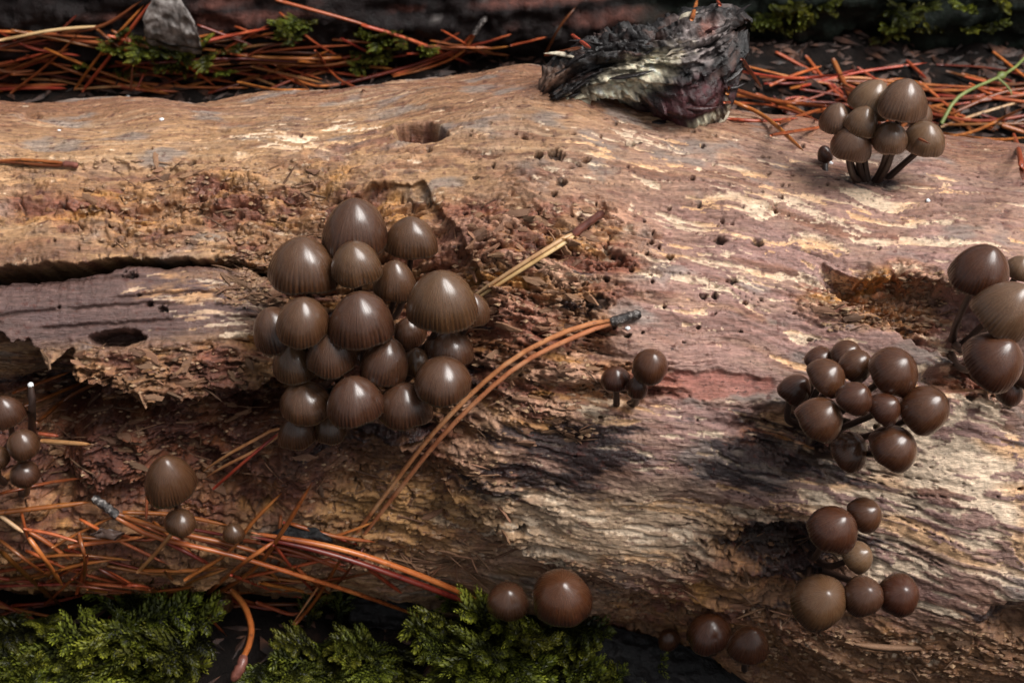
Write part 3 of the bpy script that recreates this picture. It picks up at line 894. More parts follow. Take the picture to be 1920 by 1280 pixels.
G2 = 'mushrooms of the tuft near the pine litter'
L2 = 'tan mushroom with a shiny cap in the tuft beside the pine litter'
for (x, y, w, h, ax_, kd, lb) in [
    (1633, 187, 74, -.008, (.30, .05, 1), 'bell', 'leaning tan cap half behind the largest cap of the tuft'), (1722, 215, 50, -.006, (.1, 0, 1), 'dome', 'pale cap almost hidden behind the largest cap of the tan tuft'), (1569, 223, 60, -.004, (-.02, 0, 1), 'bell', 'tan cap at the branch-stub side of the tuft'),
    (1692, 190, 82, .004, (.18, 0, 1), 'bell', 'largest tan cap crowning the tuft beside the pine litter'), (1616, 228, 60, .002, (.12, 0, 1), 'bell', 'tan cap in the middle of the tuft, ringed by the others'),
    (1596, 270, 66, .006, (.22, -.05, 1), 'bell', L2), (1667, 258, 60, .008, (.08, -.05, 1), 'dome', L2), (1733, 259, 68, .004, (.02, 0, 1), 'dome', 'shiny tan cap at the straw needle side of the tuft, on a slanting stem')]:
    mushroom(x, y, w * 1.12, h, (1628 + (x - 1640) * .30, 338 + abs(x - 1640) * -.05), ax_, kd, 'cap_tan', lb, G2, stem_r=0.13, over=True)
mushroom(1546, 288, 30, .008, (1560, 325), (-.3, 0, 1), 'young', 'cap_red', 'tiny dark button mushroom at the foot of the tan tuft', G2, stem_r=.2)

G3 = 'big mushrooms by the overhanging cavity'
for (x, y, w, h, mt, ax_, kd, lb) in [
    (1912, 500, 56, .024, 'cap_tan', (.1, 0, 1), 'dome', 'pale tan cap behind the two big chestnut caps by the cavity'),
    (1838, 506, 116, .040, 'cap_red', (.26, -.04, 1), 'bell', 'big glossy chestnut cap on a long curved dark stem by the cavity'),
    (1884, 580, 118, .046, 'cap_tan', (.42, -.05, 1), 'bell', 'big pale finely ribbed tan cap beneath the chestnut cap by the cavity'),
    (1864, 671, 118, .050, 'cap_red', (.36, -.08, 1), 'dome', 'big glossy chestnut cap hanging over the dark crevice below the pale ribbed cap'),
    (1893, 732, 50, .014, 'cap_red', (.1, -.1, 1), 'young', 'small dark cap tucked in the crevice under the big chestnut cap'),
    (1925, 700, 60, .022, 'cap_red', (.2, -.1, 1), 'dome', 'brown cap beside the big chestnut cap over the crevice')]:
    mushroom(x, y, w, h, (1785 + (x - 1850) * .3, 655 + (y - 600) * .12), ax_, kd, mt, lb, G3)

G4 = 'round chestnut mushrooms of the tight bunch'
L4 = 'round glossy chestnut mushroom in the tight bunch above a black stain'
TA = (.46, -.14, .85)
for (x, y, w, h, kd, lb) in [
    (1540, 672, 54, .018, 'ball', 'small cap peeking over a glossy cap at the upper edge of the tight bunch'), (1590, 662, 58, .020, 'ball', L4), (1607, 682, 64, .030, 'ball', L4), (1493, 727, 62, .026, 'ball', 'small cap at the outermost stained side of the tight bunch'),
    (1553, 702, 78, .038, 'dome', L4), (1679, 690, 94, .038, 'ball', 'largest round chestnut cap of the tight bunch, half touching another big one'),
    (1604, 744, 68, .044, 'dome', L4), (1660, 764, 64, .040, 'dome', L4), (1737, 763, 94, .036, 'ball', 'big round chestnut cap at the outer end of the tight bunch'),
    (1540, 782, 88, .044, 'dome', 'large chestnut cap with a visible pale rim at the stained end of the tight bunch'), (1596, 841, 76, .026, 'dome', 'dark shaded cap underneath the tight bunch, over the black stain'),
    (1679, 834, 90, .036, 'ball', 'round chestnut cap hanging lowest over bare pale wood in the tight bunch')]:
    mushroom(x, y, w, h, (1530 + (x - 1600) * .25, 812 + (y - 760) * .3), TA, kd, 'cap_red', lb, G4)

G5 = 'mushrooms of the tiny trio'
for (x, y, w, h, ax_, kd, lb) in [
    (1154, 707, 52, .014, (-.12, -.05, 1), 'dome', 'small ribbed brown cap of the tiny trio, with a pale rim'),
    (1220, 682, 70, .020, (.2, -.15, 1), 'ball', 'largest, darkest round cap of the tiny trio on bare wood'),
    (1196, 722, 42, .018, (.02, -.1, 1), 'young', 'smallest button of the tiny trio of mushrooms')]:
    mushroom(x, y, w, h, (1172 + (x - 1190) * .4, 752), ax_, kd, 'cap_red', lb, G5, stem_r=.12)

G6 = 'mushrooms around the black pit'
for (x, y, w, h, ax_, kd, mt, lb) in [
    (1625, 961, 66, .030, (.5, -.2, .8), 'ball', 'cap_red', 'small dark round cap touching a bigger dark one above the black pit'),
    (1564, 987, 94, .038, (.40, -.12, .85), 'dome', 'cap_red', 'very dark red-brown cap with a pale rim jutting over the black pit'),
    (1610, 1040, 62, .016, (.55, -.3, .7), 'dome', 'cap_tan', 'small pale cap lying in the black pit between dark caps'),
    (1686, 1110, 78, .026, (.2, -.35, .85), 'ball', 'cap_red', 'outermost of three round caps in a row below the black pit, reddish'),
    (1619, 1112, 76, .034, (.1, -.35, .85), 'ball', 'cap_grey', 'middle of three round caps in a row below the black pit'),
    (1537, 1121, 106, .042, (.05, -.32, .85), 'dome', 'cap_grey', 'biggest of three round caps in a row below the black pit, olive brown')]:
    mushroom(x, y, w, h, (1530 + (x - 1600) * .3, 1050 + (y - 1050) * .3), ax_, kd, mt, lb, G6)

G7 = 'mushrooms at the foot of the log'
for (x, y, w, h, ax_, kd, mt, lb, bs) in [
    (1254, 1194, 42, .012, (0, -.1, 1), 'young', 'cap_red', 'tiny button at the foot of the log behind the black bark strip', (1260, 1215)),
    (1329, 1180, 84, .028, (.05, -.05, 1), 'dome', 'cap_red', 'brown cap with bright highlight behind the black bark strip at the log foot', (1335, 1225)),
    (1404, 1204, 74, .030, (.08, 0, 1), 'cone', 'cap_red', 'bell cap behind the black bark strip, leaning beside a rounder cap', (1400, 1250)),
    (1053, 1112, 110, .034, (0, -.22, 1), 'dome', 'cap_red', 'large dark brown ribbed cap rising behind the brightest moss tuft', (1050, 1170)),
    (952, 1120, 78, .020, (-.02, -.1, 1), 'dome', 'cap_grey', 'olive-brown cap mostly hidden behind the brightest moss tuft', (955, 1160)),
    (14, 772, 66, .036, (-.1, 0, 1), 'bell', 'cap_grey', 'grey-brown bell cap by a capless stem in the shady end of the log', (10, 850)),
    (45, 829, 62, .036, (0, -.1, 1), 'dome', 'cap_grey', 'middle round cap of three stacked by a capless stem', (30, 880)),
    (47, 885, 52, .030, (0, -.15, 1), 'ball', 'cap_grey', 'lowest small round cap of three stacked by a capless stem', (35, 920)),
    (-6, 855, 50, .030, (0, -.1, 1), 'dome', 'cap_grey', 'brown cap beside three stacked caps by a capless stem', (0, 900)),
    (320, 898, 98, .036, (0, -.02, 1), 'cone', 'cap_grey', 'single large pale brown bell cap above the rust-coloured needle pile', (330, 960)),
    (338, 974, 58, .022, (.05, 0, 1), 'dome', 'cap_grey', 'small cap under the single large bell cap, behind needles', (342, 1000)),
    (438, 996, 42, .014, (.05, 0, 1), 'dome', 'cap_grey', 'small low cap half buried under the rust-coloured needle pile', (440, 1010)),
    (415, 1128, 42, .012, (0, -.1, 1), 'young', 'cap_grey', 'dim little cap under the needle pile next to the moss', (415, 1150))]:
    mushroom(x, y, w, h, bs, ax_, kd, mt, lb, G7)

# capless stem
hb = hit_log(60, 815); dd = hb[2] - 0.03
B0 = hb[0]; P1 = CAM + ray(58, 722) * dd
V, F = tube(spline([np.zeros(3), (CAM + ray(60, 770) * (dd + .004)) - B0, P1 - B0], 10), np.interp(np.linspace(0, 1, 10), [0, .9, 1], [.0016, .0014, .0009]), 8)
rt = empty('capless_mushroom', B0); tag(rt, 'thin grey capless mushroom stem with a white broken tip', 'stem')
link(bpy.data.objects.new('stalk', mesh_np('stalk', V, F, M['stem'])), rt)
V, F = tube(spline([P1 - B0 - np.array((0, 0, .0004)), P1 - B0 + np.array((-.0004, 0, .0012))], 4), [.0010, .0011, .0009, .0003], 7)
link(bpy.data.objects.new('broken_tip', mesh_np('broken_tip', V, F, M['bead'])), rt)


# ------------------------------------------------------------------ pine needles
def lay(pix, lift=0.0004, n=14, stiff=True, push=0.0):
    """a stiff curve over what lies under photo pixels: depth is a smooth curve resting on the high points"""
    p2 = spline(np.array([(a, b, 0) for a, b in pix], float), n)[:, :2]
    d = []
    for a, b in p2:
        h_ = hit(a, b)
        d.append(h_[2] if h_ else 0.7)
    d = np.array(d); t = np.linspace(-1, 1, n)
    deg = 2 if len(pix) > 2 else 1
    co = np.polyfit(t, d, deg); f = np.polyval(co, t)
    over = f - d
    f = f - max(0, np.percentile(over, 88)) - lift - push
    return np.array([CAM + ray(a, b) * z for (a, b), z in zip(p2, f)])


GB = 'litter'
NMAT = {'r': 'needle', 's': 'needle_straw', 't': 'needle_tan'}


def needle_mesh(P, r, mat, tip=True):
    n = len(P)
    prof = np.interp(np.linspace(0, 1, n), [0, .03, .8, .97, 1], [.75, 1, .92, .5, .12]) if tip else np.interp(np.linspace(0, 1, n), [0, .04, .96, 1], [.6, 1, 1, .6])
    V, F = tube(P, r * prof, 6, 0.8)
    F = F.tolist()
    me = bpy.data.meshes.new('needle')
    me.from_pydata(V.tolist(), [], F + [list(range(5, -1, -1)), list(range((n - 1) * 6, n * 6))])
    me.polygons.foreach_set('use_smooth', np.ones(len(me.polygons), bool)); me.update()
    me.materials.append(M[mat])
    return me


ZONES = [(640, 'below the grey bark chip'), (1345, 'between the dark log and the pale log'), (9999, 'around the tan tuft')]


def single(pix, r, mat, label, group, push=0.0):
    if group == GB:
        z_ = next(q for lim, q in ZONES if pix[0][0] < lim)
        label = 'rust-coloured pine needle in the litter ' + z_; group = 'loose needles in the litter ' + z_
    P = lay(pix, r * 1.0, push=push)
    o = link(bpy.data.objects.new('pine_needle', needle_mesh(P - P[0], r, NMAT[mat])))
    o.location = P[0]
    tag(o, label, 'pine needle', group)
    return o


def pair(pix, r, mat, label, sheath, shmat, gap=1.1, group=None, push=0.0, ends=(1.0, 1.0), spread=0.9):
    """two needles held by a papery sheath at the first pixel"""
    P = lay(list(pix), r * 1.2, n=20, push=push)
    root = empty('needle_pair', P[0]); tag(root, label, 'pine needles', group)
    Tn = np.gradient(P, axis=0); Tn /= np.linalg.norm(Tn, axis=1)[:, None]
    side = np.cross(Tn, FWD); side /= np.linalg.norm(side, axis=1)[:, None]
    t = np.linspace(0, 1, 20)[:, None]
    for sgn, e in ((-1, ends[0]), (1, ends[1])):
        k = max(6, int(20 * e))
        Q = P + side * sgn * r * gap * np.minimum(1, t * 6 + .35) + side * sgn * r * spread * np.sin(t * 5 + sgn) * t
        link(bpy.data.objects.new('needle', needle_mesh(Q[:k] - P[0], r, NMAT[mat])), root)
    if sheath:
        q0 = CAM + ray(*sheath) * ((P[0] - CAM) @ FWD - 0.0006)
        s_ = spline([P[0] + (P[1] - P[0]) * .25, (P[0] + q0) / 2 + UP * .0003, q0], 9)
        V, F = tube(s_ - P[0], r * np.array([1.3, 1.75, 1.5, 1.6, 1.35, 1.65, 1.4, 1.75, 1.0]), 9)
        F = F.tolist(); n9 = 9
        me = bpy.data.meshes.new('sheath'); me.from_pydata(V.tolist(), [], F + [list(range(8 * n9, 9 * n9))])
        me.polygons.foreach_set('use_smooth', np.ones(len(me.polygons), bool)); me.update(); me.materials.append(M[shmat])
        link(bpy.data.objects.new('sheath', me), root)
    return root


pair([(1155, 602), (1080, 622), (960, 684), (835, 800), (735, 925), (655, 1030), (600, 1105), (552, 1172)], .0010, 't',
     'long bent tan needle pair with a grey sheath lying across the log', (1202, 588), 'sheath', 1.35, spread=0.5, ends=(1, .86))
pair([(1078, 438), (1000, 487), (905, 548), (880, 566)], .00085, 's', 'straight straw-yellow needle pair with reddish sheath pointing into the dense cluster', (1132, 398), 'sheath_red', 0.85, spread=0.15)
pair([(214, 964), (300, 1000), (450, 1034), (640, 1092), (735, 1128), (822, 1164)], .00105, 'r', 'long rust-red needle pair with black sheath crossing the needle pile', (174, 932), 'sheath', 1.5, ends=(1, .55), push=.004)
pair([(898, 1130), (775, 1082), (640, 1040), (470, 1000)], .0013, 'r', 'thick rust-red needle pair with dark sheath ending in the moss', (940, 1152), 'sheath', 1.0, push=.006)
pair([(640, 106), (560, 104), (470, 100), (370, 88), (205, 90)], .0009, 'r', 'rust needle pair with whitish sheath in the litter behind the log', None, 'sheath', 1.4)
pair([(889, 64), (855, 101), (791, 129), (735, 142)], .0008, 'r', 'curved rust needle pair on a dark twiggy sheath standing behind the log', (912, 32), 'sheath', 1.1)
pair([(690, 104), (600, 118), (480, 115), (380, 122)], .0009, 'r', 'rust needle pair with pale papery sheath tip behind the log', (722, 104), 'sheath', 1.2)
pair([(121, 308), (60, 305), (-10, 303)], .0007, 'r', 'red needle lying on top of the log with a dark end', (146, 312), 'sheath_red', 0.8)
P = lay([(433, 1104), (458, 1135), (471, 1175), (466, 1210), (452, 1238)], .002, n=16, push=.026)
rt = empty('needle_stalk', P[0]); tag(rt, 'thick curved red stalk bending down into the moss', 'stalk')
me = needle_mesh((P - P[0])[::-1], .0012, 'needle', False); link(bpy.data.objects.new('stalk', me), rt)
V, F = tube(spline([P[-2], P[-1] - UP * .002, P[-1] - UP * .007 - RIGHT * .003], 9) - P[0], np.array([1.5, 1.8, 2.0, 1.7, 2.1, 1.8, 2.0, 1.7, .9]) * .001, 9)
link(bpy.data.objects.new('sheath', mesh_np('sheath', V, F, M['sheath_red'])), rt)
pair([(525, 806), (460, 845), (383, 888)], .0007, 't', 'thin orange needle pair touching the lowest cap of the dense cluster', None, 'sheath', 2.2, push=.004)

GN = 'loose needles in the rust-coloured pile at the log foot'
LN = 'rust-coloured pine needle in the pile at the log foot'
for pix, r, mt, ps in [
    ([(-10, 962), (168, 941)], .0011, 'r', .003), ([(366, 1136), (477, 1065), (530, 995), (585, 905)], .0011, 'r', .004), ([(346, 1087), (427, 1035), (477, 975), (528, 924)], .0009, 'r', .008),
    ([(279, 1132), (319, 1109), (363, 1099)], .0009, 'r', .006), ([(0, 1031), (50, 1078), (118, 1137)], .0011, 'r', .004), ([(54, 1008), (94, 1062), (118, 1098)], .0010, 'r', .006),
    ([(44, 991), (95, 1000), (155, 1018)], .0007, 'r', .004), ([(144, 1112), (165, 1038)], .0009, 'r', .003), ([(276, 920), (274, 974)], .0006, 'r', .008),
    ([(454, 1082), (524, 1068), (625, 1045)], .0008, 'r', .002), ([(487, 1092), (560, 1106), (645, 1124)], .0009, 'r', .002), ([(551, 1172), (591, 1125), (640, 1046)], .0009, 'r', .003),
    ([(690, 1065), (754, 1112)], .0009, 'r', .003), ([(835, 1149), (897, 1156)], .0010, 'r', .004), ([(655, 1126), (710, 1130)], .0009, 'r', .003), ([(230, 960), (330, 965), (430, 985)], .0009, 'r', .003),
    ([(280, 985), (370, 1010), (440, 1032)], .0009, 'r', .007), ([(300, 1010), (360, 1040), (400, 1062)], .0009, 'r', .005), ([(480, 1015), (560, 1035), (660, 1075)], .0010, 'r', .004),
    ([(60, 1085), (140, 1060), (230, 1045)], .0008, 'r', .001), ([(0, 1060), (120, 1040), (250, 1050)], .0007, 'r', .001), ([(380, 1120), (450, 1060), (520, 1010)], .0010, 'r', .003),
    ([(0, 925), (90, 905), (160, 895)], .0007, 'r', .001), ([(23, 737), (131, 697)], .0007, 'r', .008), ([(70, 791), (134, 741), (208, 707)], .0009, 'r', .010), ([(37, 765), (100, 740), (160, 714)], .0008, 'r', .006),
    ([(400, 916), (470, 855), (525, 810)], .0007, 'r', .004), ([(72, 812), (110, 817)], .0008, 'r', .004), ([(40, 960), (52, 1010)], .0007, 'r', .003), ([(480, 1128), (540, 1150), (560, 1148)], .0009, 'r', .003),
    ([(148, 1000), (160, 1060), (150, 1120)], .0008, 'r', .003), ([(200, 1060), (300, 1075), (420, 1062)], .0008, 'r', .001)]:
    single(pix, r, mt, LN, GN, ps)
single([(258, 1072), (302, 1025), (343, 971)], .0009, 't', 'orange-yellow needle standing up in front of the red needle pile', None, .014)
single([(-5, 962), (44, 998)], .0009, 's', 'short pale yellow needle piece by the red needle pile', None, .006)
single([(77, 826), (171, 833)], .0010, 't', 'golden needle sticking out beside the stacked caps', None, .006)
single([(1764, 239), (1831, 215), (1930, 186)], .0008, 's', 'pale straw needle touching the tan tuft', None)
single([(1901, 252), (1912, 290), (1918, 338)], .0010, 'r', 'red needle hanging down the log side beyond the tan tuft', None)
single([(1562, 111), (1580, 150), (1598, 190)], .0013, 'r', 'thick upright red needle behind the tan tuft', None, .004)
single([(0, 76), (100, 57), (192, 49)], .0009, 's', 'pale bleached needle in the litter behind the log', None, .004)
single([(235, 142), (285, 134), (363, 134)], .0007, 's', 'whitish curved needle on the moss behind the log', None, .002)

LB = 'rust-coloured pine needle in the litter behind the log'
for pix, r in [([(0, 88), (77, 67), (188, 50), (268, 0)], .0010), ([(155, 171), (215, 94), (286, 0)], .0011), ([(140, 168), (192, 97), (270, 10)], .0009), ([(84, 91), (188, 134), (318, 177)], .0009),
               ([(88, 114), (168, 144), (316, 178)], .0009), ([(202, 67), (252, 81), (336, 114), (407, 165)], .0009), ([(290, 118), (437, 110), (571, 118)], .0009), ([(390, 175), (504, 141), (605, 114)], .0009),
               ([(0, 138), (70, 111), (130, 92)], .0010), ([(0, 148), (50, 124), (100, 108)], .0008), ([(370, 47), (477, 87)], .0008), ([(517, 0), (640, 34), (700, 52)], .0009), ([(-10, 168), (60, 165), (125, 166)], .0011),
               ([(504, 168), (601, 128)], .0007), ([(245, 171), (249, 118)], .0006), ([(255, 171), (279, 118)], .0006), ([(538, 144), (591, 161), (640, 158)], .0008), ([(100, 70), (145, 28)], .0008),
               ([(677, 47), (758, 71), (835, 101), (882, 121)], .0010), ([(640, 158), (757, 128), (848, 97), (952, 69)], .0010), ([(560, 115), (660, 122), (740, 130)], .0010), ([(600, 132), (687, 145)], .0008),
               ([(1023, 104), (1090, 89)], .0008), ([(1023, 100), (1050, 50), (1080, 13)], .0007), ([(1073, 66), (1107, 91)], .0008), ([(1297, 37), (1307, 0)], .0008), ([(1350, 10), (1344, 0)], .0007),
               ([(1391, 111), (1428, 165)], .0009), ([(1364, 165), (1448, 188), (1566, 202)], .0012), ([(1364, 175), (1450, 190), (1522, 218)], .0012), ([(1424, 144), (1549, 151), (1683, 155)], .0007),
               ([(1700, 114), (1737, 148)], .0010), ([(1770, 259), (1830, 245), (1920, 202)], .0009), ([(1878, 235), (1925, 250)], .0014), ([(1760, 250), (1860, 262), (1925, 258)], .0009),
               ([(470, 70), (515, 62)], .0008), ([(0, 60), (60, 90), (150, 105)], .0009), ([(20, 175), (90, 120), (150, 60)], .0008)]:
    single(pix, r, 'r', LB, GB, .0015)
rg = random.Random(42)
for i in range(62):
    x = rg.uniform(-60, 640); y = rg.uniform(62, 165); a = rg.gauss(0.1, 0.45); l = rg.uniform(90, 240)
    dx, dy = math.cos(a) * l / 2, math.sin(a) * l / 2 * .55
    pts = [(x - dx, min(y - dy, 172)), (x + rg.uniform(-8, 8), y + rg.uniform(-8, 8)), (x + dx, min(y + dy, 172))]
    single(pts, rg.uniform(.0006, .0010), 'r' if rg.random() < .85 else 't', LB, GB, rg.uniform(0, .002))
for i in range(62):
    x = rg.uniform(1380, 1960); y = rg.uniform(130, 235); a = rg.gauss(0.1, 0.45); l = rg.uniform(90, 260)
    dx, dy = math.cos(a) * l / 2, math.sin(a) * l / 2 * .5
    pts = [(x - dx, y - dy), (x + rg.uniform(-8, 8), y + rg.uniform(-20, 20)), (x + dx, y + dy)]
    single(pts, rg.uniform(.0006, .0010), 'r', LB, GB, rg.uniform(0, .002))
for i in range(62):
    x = rg.uniform(-30, 660); y = rg.uniform(985, 1165); a = rg.gauss(0.15, 0.5); l = rg.uniform(70, 220)
    dx, dy = math.cos(a) * l / 2, math.sin(a) * l / 2 * .8
    single([(x - dx, y - dy), (x + rg.uniform(-8, 8), y + rg.uniform(-8, 8)), (x + dx, y + dy)], rg.uniform(.0006, .0010), 'r', LN, GN, rg.uniform(0, .002))
for i in range(26):
    x = rg.uniform(640, 1000); y = rg.uniform(70, 130); a = rg.gauss(0.0, 0.5); l = rg.uniform(50, 130)
    dx, dy = math.cos(a) * l / 2, math.sin(a) * l / 2 * .5
    if y + abs(dy) < 118: single([(x - dx, y - dy), (x + dx, y + dy)], rg.uniform(.0005, .0008), 'r', LB, GB, rg.uniform(0, .002))


# ------------------------------------------------------------------ moss
def frond_mesh(seed):
    """feather-moss shoot one unit long: arched stem, side branches, all clothed in small pointed leaves"""
    rg_ = np.random.default_rng(seed)
    V, F, Tp = [], [], []

    def leaf(p, d, up, l, w, tip):
        d = d / np.linalg.norm(d); s = np.cross(d, up); s /= np.linalg.norm(s) + 1e-9
        b = len(V); m_ = p + d * l * .45 + up * l * .06
        V.extend([p, m_ + s * w, p + d * l - up * l * .05, m_ - s * w, m_ + up * w * .35])
        Tp.extend([tip * .7, tip * .9, min(1, tip * 1.1 + .08), tip * .9, tip])
        F.extend([(b, b + 1, b + 4), (b + 1, b + 2, b + 4), (b + 2, b + 3, b + 4), (b + 3, b, b + 4)])

    def shoot(p0, d, up, L_, n, r, t0, t1):
        s = np.cross(d, up); s /= np.linalg.norm(s)
        cur = rg_.uniform(-.5, .1); cs = rg_.uniform(-.35, .35)
        pts = []
        for i in range(n):
            t = i / (n - 1)
            p = p0 + d * L_ * t + up * cur * L_ * t * t * .5 + s * cs * L_ * t * t * .5
            pts.append(p)
            tip = t0 + (t1 - t0) * t
            taper = (1 - .75 * t ** 2.2) * (0.75 + .25 * min(1, t * 6))
            for k in range(4):
                a = k * 1.5708 + i * 2.4 + rg_.uniform(-.3, .3)
                rad_ = s * math.cos(a) + up * math.sin(a)
                dd_ = d * 1.0 + rad_ * (.62 if t < .9 else .25) + up * cur * t * .8 + s * cs * t
                nup = np.cross(np.cross(dd_, rad_), dd_); nup = nup / (np.linalg.norm(nup) + 1e-9)
                leaf(p + rad_ * r * .3, dd_, nup, r * 2.3 * taper, r * .52 * taper, tip * rg_.uniform(.8, 1.1))
        return pts
    d = np.array((1., 0, 0)); up = np.array((0, 0, 1.))
    main = shoot(np.zeros(3), d, up, 1.0, 26, .062, .25, .95)
    for i in range(3, 24, 2):
        if rg_.random() < .10: continue
        t = i / 25; sgn = 1 if (i // 2) % 2 else -1
        L_ = (.46 * math.sin(math.pi * min(1, t * .85 + .16)) + .06) * rg_.uniform(.65, 1.15)
        ang = rg_.uniform(.75, 1.15)
        dd_ = np.array((math.cos(ang), sgn * math.sin(ang), rg_.uniform(-.15, .35))); dd_ /= np.linalg.norm(dd_)
        u2 = up - dd_ * (up @ dd_); u2 /= np.linalg.norm(u2)
        shoot(main[i], dd_, u2, L_, max(5, int(L_ * 26)), .056, .25 + .3 * t, .8 + .2 * t)
    st_v, st_f = tube(np.array(main), np.linspace(.018, .006, len(main)), 4)
    b = len(V); V2 = np.concatenate([np.array(V), st_v])
    F2 = F + [tuple(int(q_) + b for q_ in f) for f in st_f]
    me = bpy.data.meshes.new('moss_frond'); me.from_pydata(V2.tolist(), [], F2); me.update()
    me.materials.append(M['moss'])
    set_f(me, 'tip', np.concatenate([np.array(Tp), np.full(len(st_v), .1)]))
    return me


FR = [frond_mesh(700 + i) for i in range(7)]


def moss_clump(label, group, spots, name='moss_clump'):
    """spots: (px, py, lift, length, azimuth deg, rise deg) one for each frond"""
    h0 = hit(spots[0][0], spots[0][1]); root = empty(name, h0[0]); tag(root, label, 'moss', group)
    for (x, y, lf, ln, az, el) in spots:
        h_ = hit(x, y)
        if not h_: continue
        o = link(bpy.data.objects.new('moss_frond', FR[rg.randrange(7)]), root)
        o.location = h_[0] - h0[0] + np.array((0, 0, lf))
        o.rotation_euler = (R_(rg.uniform(-30, 30)), R_(-el), R_(az))
        o.scale = (ln,) * 3
    return root


def fill(x0, x1, y0, y1, n, ln=(.014, .026), lift=(0, .010), az=(180, 360), el=(0, 55)):
    return [(rg.uniform(x0, x1), rg.uniform(y0, y1), rg.uniform(*lift), rg.uniform(*ln), rg.uniform(*az), rg.uniform(*el)) for _ in range(n)]


GM = 'moss tufts along the log foot'
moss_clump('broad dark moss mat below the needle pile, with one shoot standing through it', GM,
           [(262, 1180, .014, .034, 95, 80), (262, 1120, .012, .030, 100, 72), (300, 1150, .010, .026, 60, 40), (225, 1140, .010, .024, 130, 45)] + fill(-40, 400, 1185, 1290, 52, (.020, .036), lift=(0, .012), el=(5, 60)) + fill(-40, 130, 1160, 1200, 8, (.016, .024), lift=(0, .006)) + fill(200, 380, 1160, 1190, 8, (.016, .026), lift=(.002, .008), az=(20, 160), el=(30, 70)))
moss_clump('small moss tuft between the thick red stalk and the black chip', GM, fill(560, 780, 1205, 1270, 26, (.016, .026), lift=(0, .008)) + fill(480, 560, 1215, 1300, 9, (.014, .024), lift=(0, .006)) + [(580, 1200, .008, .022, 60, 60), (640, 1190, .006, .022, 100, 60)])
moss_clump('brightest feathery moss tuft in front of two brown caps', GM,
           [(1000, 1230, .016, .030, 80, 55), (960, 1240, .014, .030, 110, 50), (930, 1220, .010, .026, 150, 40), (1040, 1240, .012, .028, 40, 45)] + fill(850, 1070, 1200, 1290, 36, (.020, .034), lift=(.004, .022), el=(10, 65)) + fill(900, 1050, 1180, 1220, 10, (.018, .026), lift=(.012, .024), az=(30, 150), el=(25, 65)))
moss_clump('thin dull moss creeping over the black bark strip', GM, fill(1060, 1240, 1245, 1300, 18, lift=(0, .006)))
GMB = 'moss tufts behind the log'
moss_clump('green moss tuft among the litter under the grey bark chip', GMB, fill(190, 420, 92, 150, 34, (.010, .018), (0, .003)))
moss_clump('bright little moss sprig on the dark log', GMB, fill(540, 590, 52, 70, 8, (.010, .016), (0, .004)))
moss_clump('moss patch between crossed needles at the foot of the dark log', GMB, fill(680, 790, 70, 125, 22, (.009, .015), (0, .003)))
moss_clump('moss hanging on the dark log behind the branch stub', GMB, fill(1400, 1540, 20, 75, 22, (.010, .018), (0, .003)))
moss_clump('moss on the far end of the dark log above the tan tuft', GMB, fill(1640, 1900, 0, 90, 18, (.010, .020), (0, .003)))


# ------------------------------------------------------------------ bark pieces
def slab(name, pix, thick, mat, seed, n=26, m_=14, bow=0.003, push=0.0, rise=0.0):
    """irregular curved plate over photo pixels; pix = list of (x, ytop, ybottom)"""
    p = np.array(pix, float); xs = np.linspace(p[0, 0], p[-1, 0], n)
    yt = np.interp(xs, p[:, 0], p[:, 1]); yb = np.interp(xs, p[:, 0], p[:, 2])
    xm, ym = xs[n // 2], (yt + yb)[n // 2] / 2
    h0 = hit(xm, ym); dep = h0[2] - push
    Vt = []
    for i, x in enumerate(xs):
        for j in range(m_):
            f = j / (m_ - 1); e = math.sin(math.pi * f) ** .5 * math.sin(math.pi * min(1, max(0, (i + .3) / (n - .4)))) ** .35
            jit = 5 * pn(np.array(x / 17.), np.array(f * 4. + seed), 800 + seed)
            y = yt[i] + (yb[i] - yt[i]) * f + float(jit)
            z = dep - bow * e - 0.0042 * float(fbm(np.array(x / 34.), np.array(y / 13.), 4, 810 + seed, 0.65)) * min(1, e * 1.5) + rise * (f - .5)
            Vt.append(CAM + ray(x + 4 * float(pn(np.array(y / 15.), np.array(i * .3), 820 + seed)), y) * z)
    Vt = np.array(Vt); Vb = Vt + FWD * thick - np.array((0, 0, thick * .5))
    o0 = Vb.mean(0)
    k = n * m_
    F = grid_faces(n, m_).tolist(); F += [[a + k for a in f[::-1]] for f in grid_faces(n, m_).tolist()]
    rim = [i * m_ for i in range(n)] + [(n - 1) * m_ + j for j in range(1, m_)] + [i * m_ + m_ - 1 for i in range(n - 2, -1, -1)] + [j for j in range(m_ - 2, 0, -1)]
    F += [[rim[i], rim[(i + 1) % len(rim)], rim[(i + 1) % len(rim)] + k, rim[i] + k] for i in range(len(rim))]
    me = bpy.data.meshes.new(name); me.from_pydata((np.concatenate([Vt, Vb]) - o0).tolist(), [], F)
    me.polygons.foreach_set('use_smooth', np.ones(len(me.polygons), bool)); me.update()
    me.materials.append(M[mat]); o = link(bpy.data.objects.new(name, me)); o.location = o0
    return o


